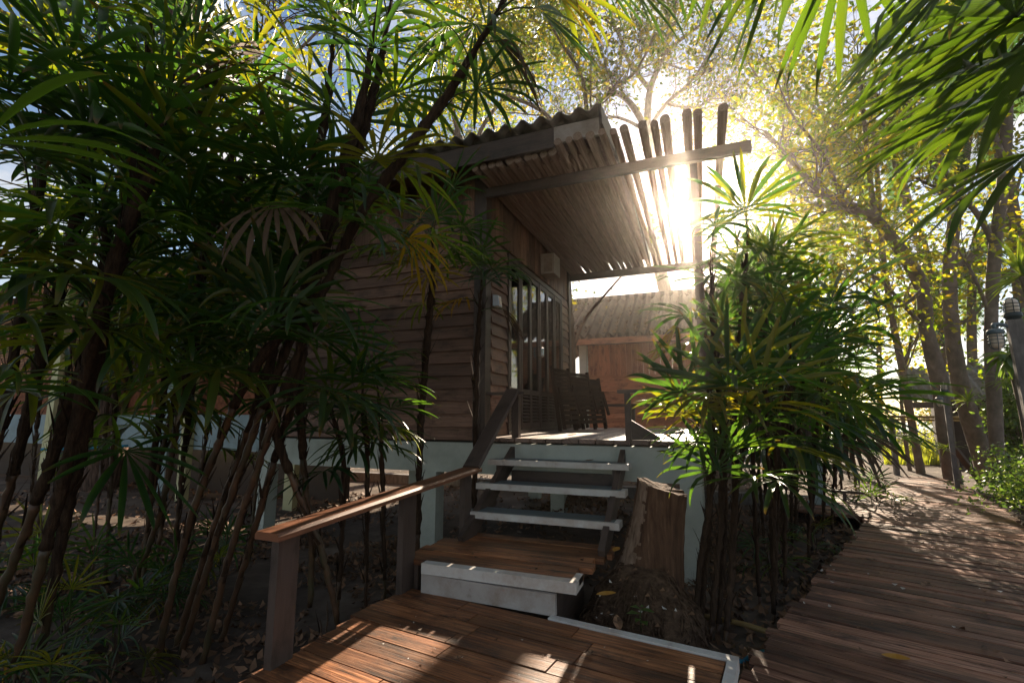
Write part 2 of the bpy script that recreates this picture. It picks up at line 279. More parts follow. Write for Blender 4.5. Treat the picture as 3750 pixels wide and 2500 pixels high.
# ---------------------------------------------------------------- setting
def ground():
    ax = lambda lo, hi, c: sorted(set([lo + (hi - lo) * i / 24 for i in range(25)] + [c - 9 + 18 * i / 75 for i in range(76)]))
    xs, ys = ax(-74, 74, -2), ax(-55, 104, 6); b = MB(); W = len(xs)
    for y in ys:
        for x in xs: b.v.append((x, y, GZ + 0.05 * nz(x * .5, y * .5) + 0.025 * nz(x * 2.1, y * 2.1, 3) - 0.01))
    for j in range(len(ys) - 1):
        for i in range(W - 1):
            q = (j * W + i, j * W + i + 1, (j + 1) * W + i + 1, (j + 1) * W + i); b.f.append(q); b.m.append(0); b.sm.append(True); b.uv += [(b.v[k][0], b.v[k][1]) for k in q]
    tag(b.build('ground', M['soil'], origin=(0, 0, 0)), kind='structure')
ground()
b = MB(); b.face([(16, 46, GZ + .12), (74, 46, GZ + .12), (74, 104, GZ + .12), (-20, 104, GZ + .12), (-20, 62, GZ + .12)], [(0, 0)] * 5); tag(b.build('water', M['water'], origin=(0, 0, 0)), kind='structure')
# boardwalk on the right: cross planks following the bend
LE = [(-0.9, -.6), (-.45, 1.0), (.109, 2.986), (.428, 3.96), (.952, 5.288), (1.511, 6.685), (2.0, 8.0), (2.53, 9.4), (3.15, 11.2), (3.75, 12.7), (4.2, 13.6)]
RE = [(.65, -1.2), (1.05, .5), (1.56, 2.48), (1.9, 3.5), (2.43, 4.78), (2.98, 6.2), (3.42, 7.5), (3.9, 8.95), (4.36, 10.75), (4.62, 12.0), (4.95, 13.2)]
def walk():
    b = MB(); L = spline([(x, y, 0) for x, y in LE], 40); Q = spline([(x, y, 0) for x, y in RE], 40)
    i = 0; acc = 0
    while i < len(L) - 2:
        w = rnd.choice([0.075, 0.085, 0.09, 0.1, 0.12]); j = i
        while j < len(L) - 1 and ((L[j] + Q[j]) * .5 - (L[i] + Q[i]) * .5).length < w: j += 1
        if j == i: break
        p0, p1, q0, q1 = L[i], L[j], Q[i], Q[j]
        d = (q0 - p0).normalized(); el = rnd.uniform(-0.035, 0.045); er = rnd.uniform(-.03, .04); z = -0.12 + rnd.uniform(-.006, .006)
        if 8.05 < p0.y < 9.35: el += 1.25
        g = 0.05 + rnd.uniform(0, .06)
        p0, p1 = p0.lerp(p1, g), p1.lerp(p0, g); q0, q1 = q0.lerp(q1, g), q1.lerp(q0, g)
        p0, p1, q0, q1 = p0 - d * el, p1 - d * el, q0 + d * er, q1 + d * er
        t = 0.035; zz = lambda p, h: (p.x, p.y, z + h + rnd.uniform(-.002, .002))
        b.hexa([zz(p0, -t), zz(q0, -t), zz(q1, -t), zz(p1, -t), zz(p0, 0), zz(q0, 0), zz(q1, 0), zz(p1, 0)])
        i = j
    return b
o = walk().build('boardwalk_path', M['walk'], origin=(1.5, 5, -.12)); tag(o, kind='structure')
b = MB(); L = spline([(x, y, 0) for x, y in LE], 6); Q = spline([(x, y, 0) for x, y in RE], 6)
for A, s in ((L, 0.14), (Q, -0.14)):
    for p, q, a, c in zip(A, A[1:], (L if A is L else Q), (Q if A is L else L)):
        k = (V(Q[0].x, Q[0].y, 0) - V(L[0].x, L[0].y, 0)).normalized() * s
        b.bar((p.x + k.x, p.y + k.y, -.215), (q.x + k.x, q.y + k.y, -.215), .06, .11)
    for p in A[::7]: b.box((p.x - .04 + (.16 if s > 0 else -.16), p.y - .04, -.45), (p.x + .04 + (.16 if s > 0 else -.16), p.y + .04, -.16))
tag(b.build('boardwalk_frame', M['fibre'], origin=(1.5, 5, -.4)), kind='structure')
# lower deck in front: planks slightly turned against the cabin
E1 = V(.9896, -.1437, 0); E2 = V(.1437, .9896, 0)
def lower_deck():
    t = thing('lower_deck', 'low timber deck of worn brown planks edged with white paint, below the stairs', 'deck', (-1.2, 1.5, -.05))
    b = MB(); c = 2.915; row = 0
    while c > -1.6:
        w = rnd.choice([.13, .14, .145, .15]); c0, c1 = c - w, c - .009
        s0 = (-2.11 + rnd.uniform(-.03, .02) - c * .1437) / .9896; sR = -.372; s = s0
        if c1 > 2.78: s0 = s0 + .05; s = s0
        while s < sR - .02:
            e = s + rnd.uniform(.45, 1.3)
            if e > sR - .25: e = sR
            z = rnd.uniform(-.003, .003)
            P = lambda a, q, h: tuple(E1 * a + E2 * q + V(0, 0, h + z))
            b.hexa([P(s, c0, -.035), P(e - .006, c0, -.035), P(e - .006, c1, -.035), P(s, c1, -.035), P(s, c0, 0), P(e - .006, c0, 0), P(e - .006, c1, 0), P(s, c1, 0)])
            s = e
        c -= w; row += 1
    b.build('deck_boards', M['deck'], t)
    b = MB(); P = lambda a, q, h: tuple(E1 * a + E2 * q + V(0, 0, h))
    def strip(s0, s1, c0, c1, z0, z1): b.hexa([P(s0, c0, z0), P(s1, c0, z0), P(s1, c1, z0), P(s0, c1, z0), P(s0, c0, z1), P(s1, c0, z1), P(s1, c1, z1), P(s0, c1, z1)])
    strip(-1.40, -.318, 2.918, 2.975, -.06, .006); strip(-.368, -.318, 2.55, 2.915, -.06, .007); strip(-.362, -.322, .2, 2.54, -.13, -.012)
    strip(-1.40, -.33, 2.93, 2.962, -.16, -.062)
    b.build('edge_board', M['white'], t)
    b = MB()
    for s in (-2.0, -1.4, -.9, -.42):
        strip_ = lambda s0, s1, c0, c1, z0, z1: b.hexa([P(s0, c0, z0), P(s1, c0, z0), P(s1, c1, z0), P(s0, c1, z0), P(s0, c0, z1), P(s1, c0, z1), P(s1, c1, z1), P(s0, c1, z1)])
        strip_(s - .03, s + .03, -1.5, 2.88, -.15, -.038)
        for c in (2.7, 1.2, -.3): strip_(s - .045, s + .045, c - .045, c + .045, -.4, -.152)
    b.build('deck_frame', M['trim'], t)
lower_deck()
def step_platform():
    t = thing('step_platform', 'plank step platform with white nosing between the lower deck and the stairs', 'step', (-1.4, 3.6, 0))
    b = MB(); y = 3.245; k = 0
    ends = [-.80, -.86, -.77, -.80, -.74, -.70, -.72]
    while y < 4.06:
        w = rnd.choice([.12, .135, .14]); x0, x1 = -2.15 + rnd.uniform(-.02, .02) + (.18 if y > 3.85 else 0), ends[min(k, 6)]
        z = .2 + rnd.uniform(-.004, .004); b.box((x0, y, z - .04), (x1, y + w - .008, z)); y += w; k += 1
    b.build('boards', M['deck'], t)
    b = MB(); b.box((-1.935, 3.165, .135), (-.80, 3.24, .206)); b.box((-.80 - .045, 3.2425, .137), (-.80, 3.36, .2075)); b.build('nosing', M['white'], t)
    b = MB(); b.hexa([(-1.945, 3.185, -.0), (-.93, 3.135, .0), (-.93, 3.17, .0), (-1.945, 3.22, .0), (-1.945, 3.185, .128), (-.93, 3.135, .128), (-.93, 3.17, .128), (-1.945, 3.22, .128)]); b.build('riser', M['dirtyshadewhite'], t)
    for x in (-2.05, -1.5, -.98): b = MB(); b.box((x - .03, 3.26, -.32), (x + .03, 4.02, .157)); b.build('support', M['trim'], t)
step_platform()
def stairs():
    t = thing('staircase', 'open timber stairs with three grey treads edged white, climbing to the veranda', 'stairs', (-1.37, 4.3, .2))
    for z, y0, x0, x1 in ((.80, 4.655, -2.085, -.655), (.60, 4.375, -2.085, -.655), (.40, 4.04, -2.085, -.66)):
        b = MB()
        b.box((x0 + .03, y0 + .036, z - .04), (x1 - .05, y0 + .15, z - .002)); b.box((x0 + .06, y0 + .156, z - .04), (x1 - .12, y0 + .27, z - .003), 0, .003)
        o = b.build('tread', M['tread'], t)
        w = MB(); w.box((x0, y0, z - .055), (x1, y0 + .034, z)); w.box((x1 - .046, y0 + .036, z - .053), (x1, y0 + .16, z + .001)); w.box((x0, y0 + .036, z - .05), (x0 + .026, y0 + .12, z)); w.build('nosing', M['white'], o)
    for x in (-1.955, -.765):
        b = MB(); b.bar((x, 5.12, .86), (x, 3.84, .17), .05, .17, (1, 0, 0))
        for z, y in ((.745, 4.72), (.545, 4.44), (.345, 4.10)): b.box((x - .055, y - .02, z - .19), (x - .027, y + .2, z - .003))
        b.build('stringer', M['trim'], t)
    b = MB(); b.box((-1.92, 4.90, .56), (-.80, 4.94, .67)); b.build('cross_brace', M['trim'], t)
stairs()
# ---------------------------------------------------------------- main cabin
def clap(b, a, c, z0, n, ex=.149, out=V(0, -1, 0), th=.022):
    """lapped boards along the line a-c"""
    a, c = Vector(a), Vector(c)
    for k in range(n):
        z = z0 + k * ex; s = 0; L = (c - a).length; d = (c - a) / L
        while s < L - .01:
            e = min(L, s + rnd.uniform(1.6, 3.2))
            if L - e < .4: e = L
            p, q = a + d * s, a + d * (e - .002); lo = out * (th + .012 + rnd.uniform(0, .004)); hi = out * .010; ba = out * -.02
            P = lambda p, o_, h: (p.x + o_.x, p.y + o_.y, h)
            b.hexa([P(p, lo, z), P(q, lo, z), P(q, ba, z), P(p, ba, z), P(p, hi, z + ex + .005), P(q, hi, z + ex + .005), P(q, ba, z + ex + .005), P(p, ba, z + ex + .005)])
            s = e
def vboards(b, a, c, z0, z1, w=.12, out=V(0, -1, 0)):
    a, c = Vector(a), Vector(c); L = (c - a).length; d = (c - a) / L; s = 0
    while s < L - .01:
        e = min(L, s + w); p, q = a + d * (s + .002), a + d * (e - .002); o1 = out * (.012 + rnd.uniform(0, .007)); ba = out * -.015
        P = lambda p, o_, h: (p.x + o_.x, p.y + o_.y, h)
        b.hexa([P(p, o1, z0), P(q, o1, z0), P(q, ba, z0), P(p, ba, z0), P(p, o1, z1), P(q, o1, z1), P(q, ba, z1), P(p, ba, z1)]); s = e
def corrugated(b, o, u, d, width, length, pitch=.177, amp=.028, th=.008, rows=3, lap=.012):
    """sheet: o corner, u unit along the eave, d unit down->up the slope"""
    o, u, d = Vector(o), Vector(u), Vector(d); n = u.cross(d); 
    if n.z < 0: n = -n
    nx = int(width / pitch * 8); rl = length / rows
    for r in range(rows):
        for side, off in ((0, 0), (1, th)):
            i = len(b.v)
            for j in (0, 1):
                for k in range(nx + 1):
                    x = width * k / nx; h = amp * math.cos(2 * math.pi * x / pitch) + off + (lap + .004 * nz(x * 2, r)) * (1 - j)
                    y = r * rl + j * (rl + (.05 if r < rows - 1 else 0)) - (.012 * nz(x * 1.3, r, 5) if j == 0 else 0)
                    b.v.append(tuple(o + u * x + d * y + n * h))
            for k in range(nx):
                q = (i + k, i + k + 1, i + nx + 2 + k, i + nx + 1 + k); b.f.append(q if side else q[::-1]); b.m.append(0); b.sm.append(True); b.uv += [(0, 0)] * 4
        a = len(b.v) - 4 * (nx + 1); c = a + 2 * (nx + 1)
        for k in range(nx): b.f.append((a + k, a + k + 1, c + k + 1, c + k)); b.m.append(0); b.sm.append(False); b.uv += [(0, 0)] * 4
XD, YC, XL, YB = -2.32, 5.09, -5.7, 8.92
def cabin():
    t = thing('wooden_cabin', 'raised dark brown clapboard cabin with folding glass doors and a veranda deck', 'cabin', (-3.2, 7, GZ))
    b = MB(); clap(b, (XL, YC, 0), (-2.46, YC, 0), .965, 17); vboards(b, (XL, YC + .005, 0), (-2.46, YC + .005, 0), 3.51, 4.25, .14)
    clap(b, (XL, YB, 0), (XL, YC, 0), .965, 20, out=V(-1, 0, 0)); clap(b, (XD, YB, 0), (XL, YB, 0), .965, 20, out=V(0, 1, 0))
    b.build('front_wall', M['siding'], t)
    b = MB(); clap(b, (XD, 5.20, 0), (XD, 5.71, 0), 1.01, 16, out=V(1, 0, 0)); clap(b, (XD, 8.36, 0), (XD, 8.83, 0), 1.01, 16, out=V(1, 0, 0))
    vboards(b, (XD - .002, 5.2, 0), (XD - .002, 8.83, 0), 3.43, 4.2, .13, V(1, 0, 0)); b.build('door_wall', M['siding'], t)
    for lo, hi in (((-2.455, 5.04, .96), (-2.30, 5.195, 4.1)), ((XD - .1, 8.835, .96), (XD + .05, 8.97, 4.0))): b = MB(); b.box(lo, hi); b.build('corner_post', M['trim'], t)
    # folding doors
    fr = MB(); y0, y1 = 5.72, 8.35
    fr.box((XD - .04, y0, 1.05), (XD + .045, y0 + .06, 3.37)); fr.box((XD - .04, y1 - .06, 1.05), (XD + .045, y1, 3.37)); fr.box((XD - .04, y0 + .062, 3.30), (XD + .043, y1 - .062, 3.372)); fr.box((XD - .05, y0 - .02, 1.0), (XD + .06, y1 + .02, 1.048))
    fo = fr.build('door_frame', M['trim'], t)
    n = 6; w = (y1 - y0 - .12) / n
    for k in range(n):
        a, c = y0 + .062 + k * w + .003, y0 + .062 + (k + 1) * w - .003; xx = XD + .012 + (.006 if k % 2 else 0)
        d = MB(); X0, X1 = xx - .02, xx + .02
        d.box((X0, a, 1.05), (X1, a + .055, 3.295)); d.box((X0, c - .055, 1.05), (X1, c, 3.295))
        for z0, z1 in ((1.052, 1.14), (1.53, 1.60), (3.22, 3.293)): d.box((X0 + .001, a + .056, z0), (X1 - .001, c - .056, z1))
        do = d.build('door', M['trim'], t)
        l = MB()
        for q in range(8):
            z = 1.155 + q * .047; l.hexa([(X0, a + .057, z + .02), (X1 + .004, a + .057, z), (X1 + .004, c - .057, z), (X0, c - .057, z + .02), (X0, a + .057, z + .03), (X1 + .004, a + .057, z + .012), (X1 + .004, c - .057, z + .012), (X0, c - .057, z + .03)])
        l.build('louvre', M['trim'], do)
        g = MB(); g.box((xx - .003, a + .056, 1.601), (xx + .003, c - .056, 3.219)); g.build('pane', M['glass'], do)
        if k in (2, 3):
            h = MB(); yy = c - .028 if k == 2 else a + .028
            h.tube(spline([(xx + .02, yy, 2.12), (xx + .06, yy, 2.14), (xx + .065, yy, 2.2), (xx + .06, yy, 2.26), (xx + .02, yy, 2.28)], 4), .008, 8); h.build('handle', M['chrome'], do)
    # inner room
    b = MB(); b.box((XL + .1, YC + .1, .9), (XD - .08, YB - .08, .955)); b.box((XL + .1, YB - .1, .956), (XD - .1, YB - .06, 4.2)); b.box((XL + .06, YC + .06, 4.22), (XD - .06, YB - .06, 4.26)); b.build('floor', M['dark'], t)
    # roof: 36 degree sheets, ridge along x
    b = MB(); sl = R(9); xr = -.80; xl = -6.6; ln = 2.55 / math.cos(sl)
    d1 = V(0, math.cos(sl), math.sin(sl)); d2 = V(0, -math.cos(sl), math.sin(sl))
    corrugated(b, (xl, 4.40, 4.275), (1, 0, 0), d1, xr - xl, ln, pitch=.2, amp=.032); corrugated(b, (xr, 9.5, 4.275), (-1, 0, 0), d2, xr - xl, ln, pitch=.2, amp=.032)
    rf = b.build('roof', M['cement'], t)
    b = MB(); zr = 4.275 + ln * math.sin(sl)
    for k in range(10): x = xl + k * .58; b.tube([(x, 6.95, zr), (min(x + .6, xr + .03), 6.95, zr)], .10 + .006 * (k % 2), 10)
    b.build('ridge_cap', M['cement'], rf)
    b = MB(); x = xl
    while x < xr - .1: b.tube([(x, 4.60, 4.335), (min(x + .62, xr + .01), 4.60, 4.335)], .055 + .004 * (int(x * 10) % 2), 10); x += .6
    b.build('edge_cap', M['cement'], rf)
    b = MB(); b.box((xl, 4.505, 4.015), (-1.292, 4.54, 4.232)); b.build('fascia', M['trim'], t)
    b = MB(); b.box((-1.29, 4.508, 4.052), (-.815, 4.543, 4.238)); b.build('fascia_end', M['oldboard'], t)
    for y, x in ((4.42, -.785), (9.48, -.785), (4.42, xl - .02), (9.48, xl - .02)): b = MB(); b.bar((x, y, 4.22), (x, 6.95, 4.22 + 2.53 * math.tan(sl)), .03, .2, (1, 0, 0)); b.build('bargeboard', M['trim'], t)
    b = MB(); b.face([(-.83, 4.6, 4.22), (-.83, 9.3, 4.22), (-.83, 6.95, 4.58)], [(0, 0), (4, 0), (2, 1.5)]); b.face([(xl + .3, 4.6, 4.22), (xl + .3, 9.3, 4.22), (xl + .3, 6.95, 4.58)], [(0, 0), (4, 0), (2, 1.5)])
    b.face([(xl + .3, 4.56, 4.215), (-.83, 4.56, 4.215), (-.83, 9.3, 4.215), (xl + .3, 9.3, 4.215)], [(0, 0), (5, 0), (5, 4), (0, 4)]); b.build('soffit', M['siding'], t)
    # base
    b = MB(); b.box((XL, 5.03, .6), (-.035, 5.19, .937)); b.box((XL, 8.8, .6), (-.035, 8.95, .937)); b.box((XL, 5.2, .6), (XL + .15, 8.79, .937)); b.box((-.19, 5.2, .6), (-.037, 8.79, .9)); b.box((XD - .1, 5.2, .6), (XD + .05, 8.79, .9)); b.build('base_beam', M['plaster'], t)
    for x, y in ((-3.0, 5.11), (-.135, 5.11), (-5.6, 5.11), (-5.6, 8.87), (-3.0, 8.87), (-.135, 8.87), (-2.0, 7.0), (-4.4, 7.0)):
        b = MB(); b.box((x - .1, y - .095, -.5), (x + .1, y + .095, .6 if y != 7 else .9)); b.build('pillar', M['plaster'], t)
    b = MB(); x = -2.27
    while x < .02:
        w = .178; b.box((x, 4.985 + rnd.uniform(-.006, .006), .958 + rnd.uniform(0, .003)), (x + w - rnd.uniform(.011, .016), 9.12, 1.0 + rnd.uniform(-.002, .002))); x += w
    b.build('veranda_deck', M['verdeck'], t)
    b = MB()
    for y in (5.6, 6.6, 7.6, 8.5): b.box((XD + .08, y, .84), (-.2, y + .05, .955))
    b.build('joist', M['trim'], t)
    # veranda rails, part of the cabin
    rl = MB(); rl.box((-2.46, 5.06, 1.478), (-1.835, 5.21, 1.508)); rl.build('veranda_rail', M['trim'], t)
    rl = MB(); rl.box((-1.985, 5.075, 1.0), (-1.905, 5.145, 1.476)); rl.build('rail_post', M['trim'], t); rl = MB(); rl.box((-2.43, 5.02, .96), (-2.36, 5.039, 1.476)); rl.build('rail_post', M['trim'], t)
    rl = MB(); rl.box((-.815, 5.1, 1.478), (.08, 5.25, 1.512)); rl.build('veranda_rail', M['trim'], t)
    rl = MB(); rl.box((-.74, 5.08, .90), (-.68, 5.15, 1.476)); rl.build('rail_post', M['trim'], t); rl = MB(); rl.box((-.01, 5.1, 1.0), (.06, 5.18, 1.476)); rl.build('rail_post', M['trim'], t)
    rl = MB(); rl.hexa([(-.678, 5.1, 1.002), (-.40, 5.1, 1.002), (-.40, 5.125, 1.002), (-.678, 5.125, 1.002), (-.678, 5.1, 1.20), (-.40, 5.1, 1.03), (-.40, 5.125, 1.03), (-.678, 5.125, 1.20)]); rl.build('brace_board', M['trim'], t)
    rl = MB(); rl.box((-2.2, 9.0, 1.39), (.1, 9.06, 1.44)); rl.box((-1.2, 9.0, 1.0), (-1.13, 9.06, 1.388)); rl.box((.0, 9.0, 1.0), (.07, 9.06, 1.388)); rl.build('back_rail', M['trim'], t)
cabin()
def pergola():
    t = thing('pole_pergola', 'pergola ceiling of weathered round poles on dark beams over the veranda', 'pergola', (-1, 6.8, 1.0))
    xs = [-2.235, -2.13, -2.03, -1.94, -1.81, -1.72, -1.60, -1.525, -1.425, -1.325, -1.218, -1.10, -1.01, -.89, -.766, -.66, -.558, -.385, -.275, -.178, .018, .11, .325]
    rr = [.036, .04, .042, .04, .046, .04, .043, .036, .042, .047, .038, .036, .044, .046, .036, .034, .042, .04, .036, .046, .042, .038, .042]
    k = 0; full = []
    for i, x in enumerate(xs):
        full.append((x, rr[i], 4.57 if x < -1.29 else 4.39 + rnd.uniform(-.03, .03)))
        if i + 1 < len(xs) and xs[i + 1] - x > .085 and xs[i+1] < -.8: full.append(((x + xs[i + 1]) / 2, .03, 4.62 + rnd.uniform(0, .12)))
    for x, r, y in full:
        b = MB(); dx = rnd.uniform(-.025, .025) * (abs(x) > .1); ln = 9.2 + rnd.uniform(-.08, .12); z = 3.955 + r
        b.tube([(x, y, z), (x + dx * .4, y + 1.4, z + rnd.uniform(-.008, .008)), (x + dx * .7, y + 3, z + rnd.uniform(-.008, .008)), (x + dx, ln, z)], [r * 1.03, r, r * .97, r * .92], 10)
        b.build('pole', M['pole'], t)
    b = MB(); b.box((-2.3, 4.99, 3.84), (.6, 5.05, 3.955)); b.build('beam', M['trim'], t)
    b = MB(); b.box((-2.3, 8.93, 3.83), (.45, 9.0, 3.955)); b.build('beam', M['trim'], t)
    b = MB(); b.box((.02, 5.055, 1.0), (.09, 5.125, 3.95)); b.build('post', M['trim'], t)
    b = MB(); b.box((.0, 8.83, 1.0), (.1, 8.925, 3.95)); b.build('post', M['trim'], t)
pergola()
def handrail():
    t = thing('handrail', 'brown timber handrail with a sunlit flat top beside the steps', 'handrail', (-2.08, 3, 0))
    for (x0, x1, y0, y1, z0, z1) in ((-2.125, -2.075, 2.0, 2.14, -.1, .632), (-2.10, -2.05, 3.10, 3.26, -.05, .70), (-2.03, -1.98, 3.93, 4.06, .2, .745)):
        b = MB(); b.box((x0, y0, z0), (x1, y1, z1)); b.build('post', M['trim'], t)
    def rail(a, c, w, h):
        b = MB(); a, c = Vector(a), Vector(c); d = (c - a).normalized(); s = V(d.y, -d.x, 0).normalized(); u = s.cross(d); n = 7; pr = []
        for q, (sx, sz) in enumerate(((-.5, -.5), (.5, -.5), (.5, .1), (.42, .5), (-.42, .5), (-.5, .1))): pr.append(s * sx * w + u * sz * h)
        i = len(b.v); b.v += [tuple(a + p) for p in pr] + [tuple(c + p) for p in pr]; L = (c - a).length; yy = [0, .15, .19, .2, .37, .4]
        for q in range(6):
            r = (q + 1) % 6; b.f.append((i + q, i + r, i + 6 + r, i + 6 + q)); b.m.append(0); b.sm.append(False); b.uv += [(0, yy[q]), (0, yy[q] + .05), (L, yy[q] + .05), (L, yy[q])]
        for q in (tuple(range(i + 5, i - 1, -1)), tuple(range(i + 6, i + 12))): b.f.append(q); b.m.append(0); b.sm.append(False); b.uv += [(0, 0)] * 6
        return b
    rail((-2.09, 1.93, .652), (-1.985, 4.12, .765), .17, .04).build('top_rail', M['rail'], t)
    rail((-1.985, 4.06, .785), (-1.985, 5.10, 1.527), .17, .032).build('sloping_rail', M['trim'], t)
handrail()
# small fittings on the cabin
def fittings():
    t = thing('wall_lamp', 'small white box lamp on the cabin corner beside the glass doors', 'lamp', (-2.25, 5.27, 2.55))
    b = MB(); b.hexa([(-2.285, 5.21, 2.55), (-2.21, 5.22, 2.55), (-2.21, 5.33, 2.55), (-2.285, 5.34, 2.55), (-2.285, 5.21, 2.69), (-2.225, 5.22, 2.68), (-2.225, 5.33, 2.68), (-2.285, 5.34, 2.69)]); b.build('housing', M['whitepvc'], t)
    b = MB(); b.hexa([(-2.209, 5.24, 2.57), (-2.203, 5.24, 2.57), (-2.203, 5.31, 2.57), (-2.209, 5.31, 2.57), (-2.221, 5.24, 2.66), (-2.215, 5.24, 2.66), (-2.215, 5.31, 2.66), (-2.221, 5.31, 2.66)]); b.build('lens', M['lampglass'], t)
    t = thing('outdoor_speaker', 'pale box speaker fixed high on the wall over the glass doors', 'speaker', (-2.2, 7.3, 3.45))
    b = MB(); b.box((-2.285, 7.12, 3.47), (-2.06, 7.46, 3.80), 0, .004); b.build('cabinet', M['pvc'], t)
    b = MB(); b.box((-2.23, 7.105, 3.50), (-2.09, 7.118, 3.77)); b.build('grille', M['oldboard'], t)
fittings()
def folded_chair(name, label, x, y, lean, yaw, h=1.2):
    t = thing(name, label, 'chair', (x, y, 1.0), 'folded wooden chairs against the door wall'); t.rotation_euler = (0, 0, yaw)
    def P(u, s, d): return V(x, y, 1.0) + V(-s * math.sin(lean) - d * math.cos(lean), u, s * math.cos(lean) - d * math.sin(lean))   # u across, s up, d forward
    for u in (-.26, .26):
        b = MB(); b.bar(P(u, 0, 0), P(u, h, 0), .035, .05, (0, 1, 0)); b.build('back_stile', M['chair'], t)
        b = MB(); b.bar(P(u * .84, .02, -.06), P(u * .84, h * .66, -.05), .03, .045, (0, 1, 0)); b.build('leg', M['chair'], t)
        b = MB(); b.bar(P(u * 1.1, h * .25, -.1), P(u * 1.1, h * .72, -.03), .045, .03, (0, 1, 0)); b.build('armrest', M['chair'], t)
    b = MB()
    for k in range(9): s = h * .48 + k * h * .058; b.bar(P(-.24, s, .0), P(.24, s, 0), .018, .05, (1, 0, .3))
    b.build('back_slat', M['chair'], t)
    b = MB()
    for k in range(7): s = .12 + k * .075; b.bar(P(-.2, s, -.075), P(.2, s, -.075), .018, .055, (1, 0, .3))
    b.build('seat', M['chair'], t)
folded_chair('folding_chair', 'folded slatted wooden chair nearest the glass doors, leaning upright', -1.93, 7.35, .14, -.25, 1.0)
folded_chair('folding_chair', 'folded slatted wooden chair in the middle of the leaning stack', -1.80, 7.95, .16, -.45, .98)
folded_chair('folding_chair', 'folded slatted wooden chair outermost in the stack by the red cabin', -1.72, 8.3, .18, -.6, .9)
# second cabin beyond the veranda
def cabin_two():
    t = thing('red_brown_cabin', 'red brown boarded cabin with a leaf covered corrugated roof behind the veranda', 'cabin', (0, 16.5, GZ))
    b = MB(); clap(b, (-3.3, 15.2, 0), (1.0, 15.2, 0), .7, 12, .138); b.box((-3.3, 15.165, 2.36), (1, 15.2, 2.44)); vboards(b, (-3.3, 15.2, 0), (1, 15.2, 0), 2.44, 3.45, .17)
    clap(b, (-3.3, 19.4, 0), (-3.3, 15.2, 0), .7, 20, .138, V(-1, 0, 0)); clap(b, (1.0, 15.2, 0), (1.0, 19.4, 0), .7, 20, .138, V(1, 0, 0)); b.build('wall', M['redwood'], t)
    b = MB(); b.box((-3.56, 15.0, -.4), (-3.32, 15.2, 3.4)); b.build('corner_pillar', M['plaster'], t)
    b = MB(); sl = R(31.5); d = V(0, math.cos(sl), math.sin(sl)); ln = 2.9 / math.cos(sl)
    corrugated(b, (-5.2, 14.5, 3.6), (1, 0, 0), d, 6.65, ln, .3, .065, rows=2, lap=.03); corrugated(b, (1.45, 20.3, 3.6), (-1, 0, 0), V(0, -d.y, d.z), 6.65, ln, .3, .065, rows=2, lap=.03)
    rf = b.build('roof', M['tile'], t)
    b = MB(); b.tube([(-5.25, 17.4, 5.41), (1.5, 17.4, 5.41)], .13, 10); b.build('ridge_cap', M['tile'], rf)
    b = MB(); b.box((-5.2, 14.52, 3.36), (1.4, 14.57, 3.54)); b.build('fascia', M['redwood'], t)
    b = MB(); b.box((-3.4, 15.1, .4), (1, 15.3, .69)); b.build('base_beam', M['plaster'], t)
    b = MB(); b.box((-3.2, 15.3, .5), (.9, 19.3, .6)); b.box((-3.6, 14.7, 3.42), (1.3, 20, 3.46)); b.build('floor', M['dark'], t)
    for x in (-3.2, -.5, .85): b = MB(); b.box((x - .1, 15.12, -.5), (x + .1, 15.28, .4)); b.build('pillar', M['plaster'], t)
    # fallen leaves lying in the roof valleys
    v = []; rg = random.Random(3)
    for k in range(1500):
        x = rg.uniform(-4.6, 1.2); s = abs(rg.gauss(0, .28)) if rg.random() < .9 else rg.uniform(0, 1)
        if s > 1 or nz(x * 1.1, s * 4, 2) < -.15: continue
        xx = -5.2 + (round((x + 5.2) / .3 - .5) + .5) * .3 + rg.gauss(0, .035); v.append((V(xx, 14.5, 3.6) + d * (s * ln * .95 + .05) + V(0, -.02, .045 + rg.uniform(0, .03)), rg.uniform(.05, .11)))
    leafpile(v, 'roof_litter', 3)
def leafpile(pts, name, seed, mat='litter', flat=.5, parent=None):
    rg = random.Random(seed); b = MB()
    for p, s in pts:
        a = rg.uniform(0, 6.283); t1, t2 = rg.gauss(0, flat), rg.gauss(0, flat)
        x = V(math.cos(a), math.sin(a), t1).normalized(); y = V(-math.sin(a), math.cos(a), t2).normalized(); c = rg.uniform(.1, .35) * s
        z = x.cross(y)
        if z.z < 0: z = -z
        b.face([p - x * s * .55 + z * c, p + y * s * .3, p + x * s * .55 + z * c, p - y * s * .3], [(0, 0), (.5, .5), (1, 0), (.5, -.5)], 0, True)
    o = b.build(name, M[mat], parent, origin=None if parent else (0, 0, 0))
    if not parent: tag(o, kind='stuff')
    return o
cabin_two()
